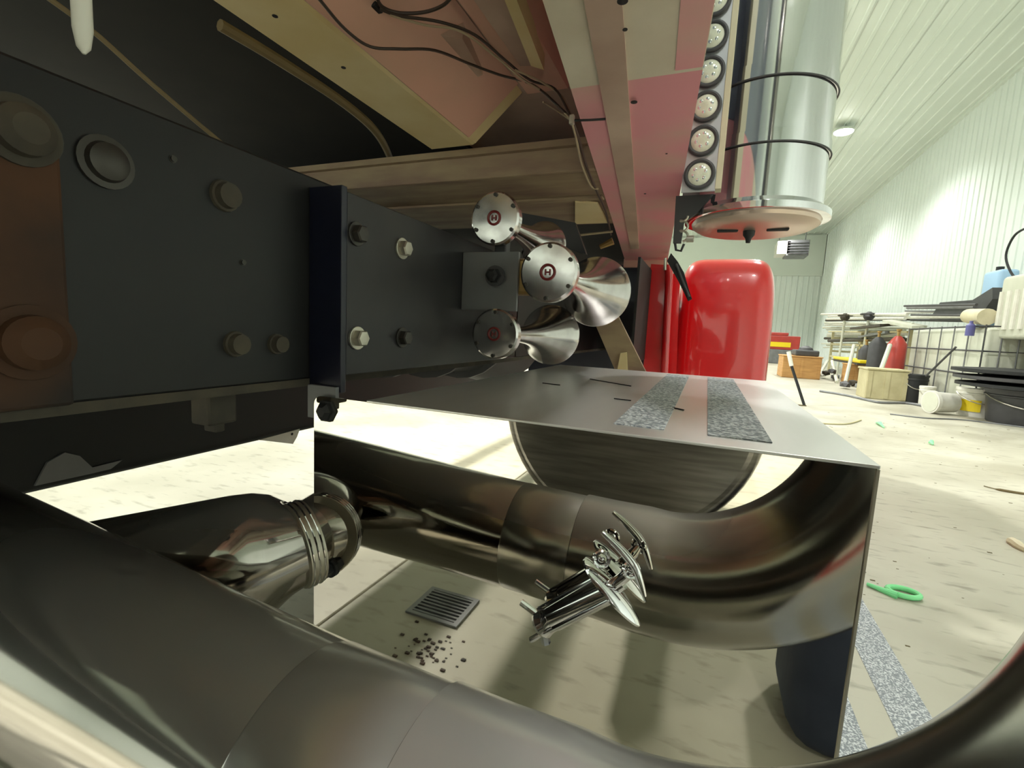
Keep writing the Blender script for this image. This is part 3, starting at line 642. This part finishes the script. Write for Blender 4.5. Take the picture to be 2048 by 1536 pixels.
obj('buckle', T([at(1352, 528, 'Y', 2.195), at(1364, 560, 'Y', 2.195), at(1378, 594, 'Y', 2.195)], .006, 8), 'dgrey', sp)
obj('hook', T([at(1330, 525, 'Y', 2.2), at(1331, 516, 'Y', 2.2), at(1330, 540, 'Y', 2.2)], .006, 8), 'bolt', sp)

# ================================================================== RED FENDER
fd = thing('front_fender', 'glossy red front fender bulging beyond the deck', 'fender', (.1, 2.9, -.4))
xl, xrr = at(1348, 650, 'Y', 2.62).x, at(1551, 640, 'Y', 2.62).x
ztp = at(1450, 519, 'Y', 2.75).z; zbt = at(1540, 778, 'Y', 2.62).z
def ring(y, s, n=64, dz=0):
    cx_, hw_ = (xl + xrr) / 2, (xrr - xl) / 2 * (.35 + .65 * s) ; zc = -.35; hh = (ztp - zc) * (.55 + .45 * s)
    pts = []
    for j in range(n):
        t = 2 * PI * j / n; cc, ss = math.cos(t), math.sin(t); e_ = 2 / 6.5
        pts.append(Vector((cx_ + hw_ * abs(cc) ** e_ * (1 if cc >= 0 else -1), y, zc + dz + hh * abs(ss) ** e_ * (1 if ss >= 0 else -1))))
    return pts
bm = bmesh.new(); rings = []
for y, s in ((2.58, .0), (2.582, .45), (2.595, .72), (2.62, .88), (2.67, .97), (2.75, 1.0), (3.0, 1.02), (3.5, 1.02), (3.9, .9), (4.0, .4)):
    rings.append([bm.verts.new(p_) for p_ in ring(y, s)])
for a, b in zip(rings, rings[1:]):
    for j in range(64): bm.faces.new((a[j], a[(j + 1) % 64], b[(j + 1) % 64], b[j]))
bm.faces.new(rings[0]); bm.faces.new(rings[-1][::-1])
obj('fender_skin', bm, 'red', fd, True)
for p_ in fd.children[0].data.polygons: p_.use_smooth = True
# cab skirt strip
ck = thing('cab_skirt', 'narrow glossy red skirt panel standing left of the fender', 'skirt', (-.3, 2.3, -.2))
q = [at(x_, y_, 'Y', 2.35) for x_, y_ in ((1302, 528), (1334, 530), (1325, 760), (1285, 760))]
obj('panel', PR(q, (0, .05, 0)), 'red', ck)
obj('rolled_edge', T(spline([at(x_, y_, 'Y', 2.34) for x_, y_ in ((1336, 530), (1338, 560), (1334, 640), (1328, 760))], 5), [.018] * 16, 16), 'red', ck, True)
q = [at(x_, y_, 'Y', 2.52) for x_, y_ in ((1338, 545), (1360, 550), (1352, 760), (1335, 760))]
obj('inner_panel', PR(q, (0, .03, 0)), 'red', ck)

# ================================================================== FLOOR NEAR RIGHT
for px_ in (((1700, 1400), (1750, 1536)), ):
    pass
fa0 = at(1710, 1300, 'Z', FL); fa1 = at(1735, 1215, 'Z', FL); fb1 = at(1750, 1536, 'Z', FL)
w_ = at(1890, 1480, 'Z', FL).x - at(1800, 1480, 'Z', FL).x
xa = at(1800, 1480, 'Z', FL).x
s1 = tag(obj('floor_grip_strip', B(xa, xa + w_, -.1, at(1722, 1180, 'Z', FL).y + .12, FL, FL + .0015), 'tape'), 'gritty grey anti slip strip on the floor right of the step box', 'strip', 'grip strips on the floor')
xb = at(1748, 1530, 'Z', FL).x
s2 = tag(obj('floor_grip_strip', B(xb - w_, xb, -.1, fa1.y + .12, FL, FL + .0015), 'tape'), 'second gritty grey floor strip, closer to the mirror face edge', 'strip', 'grip strips on the floor')
# green plastic thing
gt = thing('green_plastic_tool', 'translucent green plastic ring tool lying on the floor', 'tool', tuple(at(1780, 1185, 'Z', FL)))
g0 = at(1734, 1168, 'Z', FL + .008); g1 = at(1795, 1192, 'Z', FL + .008); g2 = at(1806, 1190, 'Z', FL)
obj('handle', T([g0, (g0 + g1) / 2, g1], [.006, .009, .014], 10), 'green', gt, True)
obj('ring', T([(g2.x + .045 * math.cos(t), g2.y + .032 * math.sin(t), FL + .01) for t in [2 * PI * j / 28 for j in range(28)]], .009, 10, closed=True), 'green', gt, True)
yt = tag(obj('crumpled_leaf', T(spline([at(2016, 1080, 'Z', FL + .006), at(2030, 1086, 'Z', FL + .012), at(2044, 1096, 'Z', FL + .01), at(2075, 1110, 'Z', FL + .006)], 4), [.004, .012, .018, .02, .02, .02, .02, .018, .016, .016, .012, .008, .004], 8), 'cream'), 'pale yellow crumpled scrap at the right edge of the floor', 'scrap')
tw = tag(obj('twig', T(spline([at(1968, 972, 'Z', FL + .004), at(2000, 980, 'Z', FL + .006), at(2060, 990, 'Z', FL + .004)], 4), [.003] * 4 + [.009] * 5, 7), 'twig'), 'dry twig on the floor near the right edge', 'twig')
for lab, pts_ in (('green scrap on the floor before the tipped white bucket', (1752, 845, 1768, 855)), ('tiny green scrap on the open floor left of the twig', (1858, 886, 1866, 889))):
    a = at(pts_[0], pts_[1], 'Z', FL + .008); b = at(pts_[2], pts_[3], 'Z', FL + .008)
    tag(obj('green_scrap', T([a, (a + b) / 2 + Vector((0, 0, .02)), b], [.006, .02, .006], 6), 'green'), lab, 'scrap')
bm = bmesh.new()
for k in range(120):
    y = random.uniform(.3, 7); x = .12 * y + random.uniform(.25, .5 + .35 * y); s = random.uniform(.0012, .004) * (1 + .12 * y)
    if .25 < x < .45 and y < 1.6: continue
    box(bm, x - s * 1.6, x + s * 1.6, y - s * .7, y + s * .7, FL, FL + s * .35)
tag(obj('floor_debris', bm, 'twig'), 'small dark crumbs of dirt scattered on the concrete', 'debris', None, 'stuff')
def floor_hose(label, px, r, m='grey'):
    tag(obj('hose', T(spline([at(a_, b_, 'Z', FL + r) for a_, b_ in px], 5), r, 8), m, smooth=True), label, 'hose')
floor_hose('grey hose on the floor running past the beige crate', [(1640, 782), (1690, 790), (1735, 800), (1762, 805), (1810, 806), (1850, 812)], .018)
floor_hose('long thin grey cord across the floor at right', [(1780, 828), (1850, 836), (1930, 840), (2060, 856)], .008)
floor_hose('short pale cord curved on the floor near the deck corner', [(1630, 846), (1690, 848), (1722, 840)], .008, 'crate')

# ================================================================== CLUTTER ALONG THE RIGHT WALL
def fz(px, py): return at(px, py, 'Z', FL)
def fp(px, X): return at(px, 700, 'X', X)      # Y for a pixel column on plane X
def ycol(px, X): return at(px, 700, 'X', X).y
# tote
def tote(x0, x1, y0, y1, z0, z1, label, cm='tote'):
    t = thing('caged_tote', label, 'tote', ((x0 + x1) / 2, (y0 + y1) / 2, z0))
    obj('tank', B(x0 + .03, x1 - .03, y0 + .03, y1 - .03, z0 + .14, z1 - .03, bev=.06, seg=3), cm, t, True)
    pb = bmesh.new()
    for k in range(3): box(pb, x0 + k * (x1 - x0 - .1) / 2, x0 + k * (x1 - x0 - .1) / 2 + .1, y0, y1, z0, z0 + .11)
    box(pb, x0, x1, y0, y1, z0 + .11, z0 + .135); obj('pallet', pb, 'grey', t)
    for k in range(4):
        z = z0 + .2 + k * (z1 - z0 - .22) / 3
        obj('cage_bar', T([(x0, y0, z), (x1, y0, z), (x1, y1, z), (x0, y1, z)], .011, 8, closed=True), 'dgrey' if k else 'grey', t)
    for k in range(7):
        f = k / 6
        obj('cage_upright', T([(x0 + (x1 - x0) * f, y0, z0 + .14), (x0 + (x1 - x0) * f, y0, z1)], .009, 6), 'grey', t)
        obj('cage_upright', T([(x0, y0 + (y1 - y0) * f, z0 + .14), (x0, y0 + (y1 - y0) * f, z1)], .009, 6), 'grey', t)
    obj('fill_cap', L(((x0 + x1) / 2, (y0 + y1) / 2, z1 - .04), (0, 0, 1), [(0, .08), (.05, .08), (.055, .06)], 16), 'rubber', t)
    return t
TX = 3.35
ty0 = ycol(1972, TX); ty1 = ycol(1822, TX)
ty0, ty1 = 7.05, 8.6
pc1 = at(1822, 640, 'X', TX); pc0 = at(1975, 640, 'X', TX)
tote(TX, TX + 1.05, pc0.y, pc1.y, FL, FL + 1.2, 'white caged liquid tote piled with scrap in the middle of the clutter')
pd0 = at(2100, 640, 'X', TX)
tote(TX + .42, TX + 1.2, pd0.y, pc0.y - .08, FL, FL + 1.02, 'tan caged tote at the right edge behind the black barrels', 'crate')
ZT = FL + 1.2
ym = (pc0.y + pc1.y) / 2
gp2 = thing('folded_panel', 'dark grey folded sheet lying on top of the white tote', 'sheet', (TX + .3, pc0.y + .4, ZT))
q = [at(x_, y_, 'X', TX + .25) for x_, y_ in ((1858, 640), (1880, 605), (1945, 600), (1985, 575), (1985, 598), (1965, 625), (1940, 640))]
obj('sheet', PR(q, (.5, 0, 0)), 'dgrey', gp2)
tr_ = tag(obj('rolled_blanket', T([at(1938, 632, 'X', TX + .05), at(1975, 634, 'X', TX + .05)], [.1, .11], 16), 'cream', smooth=True), 'tan rolled blanket on the tote next to the ribbed white container', 'blanket')
ORD = ['topmost', 'second', 'third', 'fourth', 'fifth', 'sixth', 'seventh', 'eighth', 'ninth', 'tenth', 'eleventh', 'twelfth', 'thirteenth', 'fourteenth', 'fifteenth', 'lowest']
def bars(n, where, px0, px1, py0, py1, X, m, group, r=(.012, .03)):
    for k in range(n):
        xo = X + (k % 4) * .13; ya_ = py0 + (py1 - py0) * k / n
        a = at(px0 + random.uniform(-6, 10), ya_ + random.uniform(-1, 1), 'X', xo)
        b = at(px1 + random.uniform(-18, 6), ya_ + random.uniform(-5, 3), 'X', xo + .02)
        mm = random.choice(m); nm = {'tote': 'off white', 'crate': 'beige', 'white': 'white', 'dust': 'dusty brown', 'grey': 'grey', 'dgrey': 'dark grey'}[mm]
        tag(obj('pipe', T([a, b], random.uniform(*r), 8), mm), '%s pipe, %s from the top %s' % (nm, ORD[k] if k else 'first', where), 'pipe', group)
bars(7, 'of those on the white tote', 1815, 1960, 612, 644, TX + .1, ['grey', 'dgrey', 'grey', 'white'], 'pipes on the tote')
# pipe rack
rk = thing('pipe_rack', 'pale steel storage rack heaped with pipes left of the gas bottles', 'rack', (3.6, 10.5, FL))
RXK = 3.55
ra = ycol(1662, RXK); rbk = ycol(1816, RXK)
for y in (ra, (ra + rbk) / 2, rbk):
    for x in (RXK, RXK + .7):
        obj('post', B(x - .03, x + .03, y - .03, y + .03, FL, FL + 1.2), 'crate', rk)
    obj('cross_arm', B(RXK, RXK + .7, y - .02, y + .02, FL + .6, FL + .66), 'crate', rk)
    obj('cross_arm', B(RXK, RXK + .7, y - .02, y + .02, FL + 1.0, FL + 1.06), 'crate', rk)
for z in (.45, .82): obj('rail', B(RXK - .03, RXK + .03, rbk, ra, FL + z, FL + z + .05), 'crate', rk)
bars(16, 'of those in the steel rack', 1648, 1822, 628, 700, RXK - .05, ['tote', 'crate', 'white', 'tote', 'dust'], 'pipes in the storage rack', (.02, .045))
# ornate stand heads
for lab, px_, py_, m_ in (('brown cluster on top of a pale post rising above the pipes', 1690, 634, 'dust'), ('dark star shaped valve head above the pipe rack', 1738, 632, 'dgrey')):
    p_ = at(px_, py_, 'X', RXK - .1); g = thing('gate_valve', lab, 'valve', (p_.x, p_.y, FL))
    obj('post', T([(p_.x, p_.y + .1, FL), (p_.x, p_.y, p_.z - .1), (p_.x, p_.y, p_.z)], .03, 10), 'tote', g, True)
    obj('wheel', T([(p_.x + .15 * math.cos(t), p_.y + .24 * math.sin(t), p_.z + .04) for t in [2 * PI * j / 20 for j in range(20)]], .022, 8, closed=True), m_, g)
    for k in range(4): obj('spoke', T([(p_.x, p_.y, p_.z), (p_.x + .15 * math.cos(k * PI / 2), p_.y + .24 * math.sin(k * PI / 2), p_.z + .05)], .02, 6), m_, g)
    obj('hub', L((p_.x, p_.y, p_.z - .1), (0, 0, 1), [(0, .07), (.08, .12), (.14, .09), (.2, .04)], 12), m_, g, True)
def gas(px, ptop, X, m, label, r=.11):
    p_ = at(px, ptop, 'X', X); g = thing('gas_bottle', label, 'gas bottle', (X, p_.y, FL)); h = p_.z - FL
    obj('body', L((X, p_.y, FL), (0, 0, 1), [(0, r * .95), (.02, r), (h * .86, r), (h * .95, r * .6), (h, r * .3)], 24), m, g, True)
    obj('valve', L((X, p_.y, FL + h), (0, 0, 1), [(0, .025), (.08, .025), (.09, .04), (.12, .04)], 10), 'brass', g)
gas(1797, 672, 3.1, 'cylred', 'red gas bottle standing between the rack and the tote', .14)
gas(1758, 674, 3.2, 'dgrey', 'dark grey gas bottle standing left of the red one', .15)
gas(1733, 690, 3.25, 'dgrey', 'shorter dark gas bottle beside the rack post', .13)
# beige crate
def crate(px0, px1, pyb, pyt, X, depth, m, label, name='crate', lid=True):
    Yc = None
    y0 = at((px0 + px1) / 2, pyb, 'Z', FL).y; y1 = y0 + depth
    xa_, xb_ = at(px0, pyb, 'Y', y0).x, at(px1, pyb, 'Y', y0).x; z1 = at((px0 + px1) / 2, pyt, 'Y', y0).z
    g = thing(name, label, 'crate' if name == 'crate' else 'box', ((xa_ + xb_) / 2, y0, FL))
    obj('body', B(xa_, xb_, y0, y1, FL, z1 - .03, bev=.012), m, g)
    if lid: obj('rim', B(xa_ - .015, xb_ + .015, y0 - .015, y1 + .015, z1 - .03, z1, bev=.008), m, g)
    for xx in (xa_ + .04, (xa_ + xb_) / 2, xb_ - .04): obj('batten', B(xx - .03, xx + .03, y0 - .012, y0, FL + .02, z1 - .04), m, g)
    g['span'] = (xa_, xb_)
    return y0, y1, z1, xa_, xb_
crate(1728, 1812, 800, 738, 2.75, .5, 'crate', 'beige crate on the floor in front of the gas bottles')
crate(1690, 1728, 768, 728, 3.1, .4, 'wood', 'small wooden crate behind the heap of metal scraps')
y0_, y1_, z1_, x0_, x1_ = crate(1562, 1640, 757, 712, 2.75, .8, 'wood', 'orange wooden crate near the far wall', 'wooden_box')
tag(obj('dark_case', B(x0_ + .25, x1_ - .05, y0_ + .1, y1_ - .1, z1_, z1_ + .14, bev=.03), 'dgrey'), 'dark case resting on the orange wooden crate', 'case')
tag(obj('motor', L(((x0_ + x1_) / 2 + .1, y0_ + .35, z1_ + .14), (0, 0, 1), [(0, .16), (.05, .14), (.1, .05)], 12), 'dgrey', smooth=True), 'small dark motor on top of the dark case', 'motor')
# red tool chest behind
tcx = thing('red_tool_chest', 'red tool chest beside the fender near the far wall', 'tool chest', (3.0, 22, FL))
ya, yb = 20.5, 22.3; xq = at(1553, 690, 'Y', ya).x; xq2 = at(1600, 690, 'Y', ya).x; z0_ = at(1575, 700, 'Y', ya).z; z2_ = at(1575, 672, 'Y', ya).z
obj('base', B(xq - .5, xq2, ya, yb, FL, z0_, bev=.02), 'grey', tcx)
obj('chest', B(xq - .5, xq2, ya + .02, yb, z0_, z2_, bev=.03), 'cylred', tcx)
obj('drawer', B(xq - .4, xq2 - .3, ya, ya + .02, z0_ + .1, z0_ + .28), 'yellow', tcx)
obj('lid', B(xq - .5, xq2 - .4, ya + .02, yb, z2_, z2_ + .12, bev=.03), 'cylred', tcx)
tag(obj('yellow_tray', B(3.05, 3.4, ycol(1722, 3.05), ycol(1668, 3.05), at(1690, 722, 'X', 3.05).z, at(1690, 716, 'X', 3.05).z, bev=.02), 'yellow'), 'bright yellow tray lying above the wooden crate', 'tray')
yt0 = ycol(1722, 3.05)
tag(obj('scrap_shelf', B(3.02, 3.45, yt0, ycol(1668, 3.05), at(1690, 722, 'X', 3.05).z - .04, at(1690, 722, 'X', 3.05).z - .0), 'dust'), 'dusty shelf board under the yellow tray', 'shelf')
for k, (px_, py_) in enumerate(((1632, 750), (1652, 745), (1670, 756), (1690, 770), (1643, 760), (1706, 768), (1722, 772), (1664, 742))):
    p_ = at(px_, py_, 'X', 2.55 + .16 * (k % 3)); s = .12
    z_ = max(p_.z, FL + .08)
    bm = bmesh.new(); bmesh.ops.create_icosphere(bm, subdivisions=1, radius=1)
    for v in bm.verts: v.co = Vector((p_.x + v.co.x * s * .8, p_.y + v.co.y * s * 1.6 * random.uniform(.7, 1.1), z_ + v.co.z * s * random.uniform(.4, .9)))
    for v in bm.verts: v.co.z = max(v.co.z, FL)
    tag(obj('scrap_lump', bm, ['white', 'dust', 'grey', 'dgrey'][k % 4]), '%s lump of metal scrap, %s in the heap by the crates' % (['white', 'dusty brown', 'grey', 'dark grey'][k % 4], ['leftmost', 'third from the left', 'middle low', 'right end', 'left lower', 'right low', 'rightmost', 'back'][k]), 'scrap', 'metal scraps by the wooden crate')
for k, (a_, b_) in enumerate((((1636, 755), (1655, 722)), ((1674, 764), (1664, 722)), ((1690, 768), (1708, 690)), ((1760, 745), (1780, 690)))):
    tag(obj('leaning_rod', T([at(*a_, 'X', 2.7), at(*b_, 'X', 2.95)], .035, 8), 'tote'), ['leftmost pale rod leaning over the metal scraps', 'second pale rod crossing the leftmost one', 'tall pale rod leaning against the pipe rack'][k] if k < 3 else 'pale rod leaning against the gas bottles', 'rod', 'pale leaning rods')
# jack handle
jk = thing('jack_handle', 'pole with pale top and black foot leaning on the open floor', 'pole', tuple(fz(1609, 812)))
f0 = fz(1609, 812); f1 = at(1583, 732, 'Y', f0.y + .1); f2_ = at(1577, 703, 'Y', f0.y + .12)
obj('lower_rod', T([f0, f1], .018, 10), 'rubber', jk); obj('upper_rod', T([f1, f2_], .026, 10), 'white', jk)
obj('foot', B(f0.x - .12, f0.x + .02, f0.y - .02, f0.y + .02, FL, FL + .012), 'twig', jk)
# buckets
def bucket(px, pyb, pyt, wpx, label, m, lidm=None, band=None, name='bucket'):
    p_ = fz(px, pyb); r = wpx / 2 * p_.y / 1180 * .97; z1 = at(px, pyt, 'Y', p_.y).z; h = z1 - FL
    g = thing(name, label, 'barrel' if name == 'barrel' else 'bucket', (p_.x, p_.y, FL))
    obj('body', L((p_.x, p_.y, FL), (0, 0, 1), [(0, r * .86), (.01, r * .88), (h * .8, r * .97), (h * .82, r * 1.02), (h * .86, r * 1.02), (h * .88, r * .98), (h, r)], 28), m, g, True)
    obj('lid', L((p_.x, p_.y, FL + h), (0, 0, 1), [(-.02, r * 1.04), (.012, r * 1.04), (.016, r * .92), (.01, r * .9)], 28), lidm or m, g, True)
    obj('handle', T([(p_.x + math.cos(t) * r * 1.03, p_.y - math.sin(t) * r * 1.03, FL + h * .85 - math.sin(t) * h * .35) for t in [PI * j / 14 for j in range(15)]], .007, 6), 'bolt', g)
    if band: 
        lb = T([(0, 0, 0), (0, 0, 1)], 1)
        lb.free()
        bm = bmesh.new(); r2 = r * .96; a_ = []; b_ = []
        for j in range(9):
            t = -PI / 2 - 1.25 + j * .13; 
            a_.append(bm.verts.new((p_.x + math.cos(t) * r2 * 1.02, p_.y + math.sin(t) * r2 * 1.02, FL + h * .2))); b_.append(bm.verts.new((p_.x + math.cos(t) * r2 * 1.03, p_.y + math.sin(t) * r2 * 1.03, FL + h * .62)))
        for j in range(8): bm.faces.new((a_[j], a_[j + 1], b_[j + 1], b_[j]))
        obj('label_sticker', bm, band, g)
    return p_, r, h
bucket(1950, 832, 778, 66, 'white bucket with a yellow sticker, left of the black barrel', 'white', 'white', 'yellow')
pb_, rb_, hb_ = bucket(2040, 848, 782, 112, 'large dark grey barrel standing at the right edge', 'dgrey', 'dgrey', None, 'barrel')
for k in range(3):
    z = FL + hb_ + .02 + k * .085; pz_ = (pb_.x - .08 - .03 * k, pb_.y + .02)
    tag(obj('black_tray', L((pz_[0], pz_[1], z), (0, 0, 1), [(0, rb_ * 1.3), (.012, rb_ * 1.6), (.05, rb_ * 1.6), (.055, rb_ * 1.3), (.07, rb_ * .5)], 28), 'rubber' if k != 1 else 'dgrey', smooth=True), ['lowest round black tray stacked on the grey barrel', 'middle dark grey tray of the stack on the barrel', 'topmost round black tray of the stack on the barrel'][k], 'tray', 'trays on the barrel')
# tipped bucket, tub, white jar
tp = fz(1880, 828); g = thing('tipped_bucket', 'white bucket lying on its side before the tote', 'bucket', (tp.x, tp.y, FL))
obj('body', L((tp.x - .1, tp.y, FL + .152), (1, .35, .0), [(-.02, .145), (0, .14), (.27, .125), (.28, .11)], 24), 'white', g, True)
obj('rim', L((tp.x - .1, tp.y, FL + .152), (1, .35, 0), [(-.03, .14), (-.03, .152), (.01, .152), (.01, .14)], 24), 'white', g, True)
obj('bottom', L((tp.x - .1, tp.y, FL + .152), (1, .35, 0), [(-.036, .132), (-.031, .132)], 24), 'tote', g)
sk = fz(1903, 812); bm = bmesh.new(); rg = []
for z_, r_, w_2 in ((0, .12, .1), (.04, .16, .14), (.16, .15, .13), (.26, .11, .1), (.34, .05, .05), (.37, .035, .03), (.42, .06, .05), (.43, .02, .02)):
    rg.append([bm.verts.new((sk.x + math.cos(t) * r_ * (1 + .12 * math.sin(5 * t + z_ * 9)), sk.y + math.sin(t) * w_2 * (1 + .12 * math.cos(4 * t)), FL + z_)) for t in [2 * PI * j / 20 for j in range(20)]])
for a, b in zip(rg, rg[1:]):
    for j in range(20): bm.faces.new((a[j], a[(j + 1) % 20], b[(j + 1) % 20], b[j]))
bm.faces.new(rg[0]); bm.faces.new(rg[-1][::-1])
tag(obj('tied_sack', bm, 'tote', smooth=True), 'pale tied sack standing behind the tipped white bucket', 'sack')
bucket(1826, 804, 750, 40, 'black rubber tub at the left of the white buckets', 'rubber')
bucket(1850, 812, 774, 26, 'small lilac white tub next to the black tub', 'white')
tag(obj('pry_bar', T([at(1852, 752, 'X', 3.1), at(1912, 694, 'X', 3.25)], .014, 8), 'dgrey'), 'dark pry bar leaning against the white tote cage', 'bar')
# loose boards and junk heaped between rack and tote
for k, (xa_, ya_, xb_, yb_, m_, lab) in enumerate(((1700, 655, 1760, 648, 'dust', 'dusty flat board crossing the rack just under the dark valve'), (1765, 640, 1824, 652, 'tote', 'pale flat board sloping down towards the white tote'), (1716, 672, 1770, 662, 'grey', 'grey flat board lying low on the rack arms'))):
    a = at(xa_, ya_, 'X', 3.32 + .05 * k); b = at(xb_, yb_, 'X', 3.32 + .05 * k)
    q = [a, b, b + Vector((0, 0, -.05)), a + Vector((0, 0, -.05))]
    tag(obj('board', PR(q, (.22, 0, .02)), m_), lab, 'board')
# containers on the right tote
ZT2 = FL + 1.02
wc = thing('ribbed_container', 'tall white ribbed plastic container on the right hand tote', 'container', (TX + .3, 6.6, ZT2))
a = at(1984, 680, 'X', TX + .15); b = at(2046, 680, 'X', TX + .15); tp_ = at(2015, 552, 'X', TX + .15)
obj('body', B(TX + .15, TX + .6, b.y, a.y, ZT2, tp_.z, bev=.05, seg=3), 'tote', wc, True); wc_y0, wc_y1 = b.y, a.y
for k in range(4):
    yy = b.y + (a.y - b.y) * (k + .5) / 4; obj('rib', T([(TX + .15, yy, ZT2 + .12), (TX + .15, yy, tp_.z - .2)], .035, 10), 'white', wc, True)
bj = thing('blue_jug', 'pale blue jug behind the ribbed white container', 'jug', (TX + .6, 7, ZT2))
a = at(1958, 600, 'X', TX + .7); b = at(1990, 600, 'X', TX + .7); zt3 = at(1972, 538, 'X', TX + .7).z
obj('body', B(TX + .7, TX + .95, b.y, a.y, ZT + .0, zt3 - .05, bev=.05, seg=3), 'blue', bj, True)
obj('cap', L((TX + .8, (a.y + b.y) / 2, zt3 - .05), (0, 0, 1), [(0, .05), (.06, .05)], 14), 'rubber', bj)
dm = thing('clear_drum', 'grey drum with a black hose hanging over it at top right of the clutter', 'drum', (TX + .5, 6.2, ZT2))
a = at(2046, 520, 'X', TX + .3)
yd_ = (wc_y0 + wc_y1) / 2 - .1
obj('body', L((TX + .375, yd_, tp_.z + .004), (0, 0, 1), [(0, .15), (.02, .17), (.3, .17), (.32, .13)], 24), 'tote', dm, True)
hs = [at(x_, y_, 'X', TX + .2) for x_, y_ in ((2062, 452), (2030, 470), (2012, 510), (2022, 545), (2042, 566))]
obj('hose', T(spline(hs, 6), .014, 8), 'rubber', dm, True)
tag(obj('blue_bottle', L(at(1948, 672, 'X', TX - .02) + Vector((-.05, 0, 0)), (0, 0, 1), [(0, .05), (.14, .05), (.17, .02), (.2, .02)], 14), mat('indigo', (92, 92, 150), .4), smooth=True), 'small indigo bottle hanging on the tote cage', 'bottle')
# unit heater on far wall
uh = thing('unit_heater', 'grey louvred unit heater hung under the ceiling at the far wall', 'heater', (2.7, 22.5, 3.4))
YU = 23.0
a = at(1556, 482, 'Y', YU); b = at(1580, 508, 'Y', YU); c_ = at(1574, 480, 'Y', YU); d2 = at(1617, 511, 'Y', YU)
obj('housing', B(a.x, b.x, YU, YU + 1, b.z, a.z, bev=.02), 'white', uh)
obj('louvre_box', B(c_.x + .02, d2.x, YU, YU + 1, d2.z, c_.z, bev=.02), 'grey', uh)
for k in range(5):
    z = d2.z + (c_.z - d2.z) * (k + .7) / 6; obj('louvre', B(c_.x + .08, d2.x - .04, YU - .05, YU, z, z + .035), 'dgrey', uh)
obj('hanger', T([(a.x + .1, YU + .5, a.z), (a.x + .1, YU + .5, CEIL)], .02, 6), 'grey', uh)
obj('hanger', T([(d2.x - .1, YU + .5, c_.z), (d2.x - .1, YU + .5, CEIL)], .02, 6), 'grey', uh)
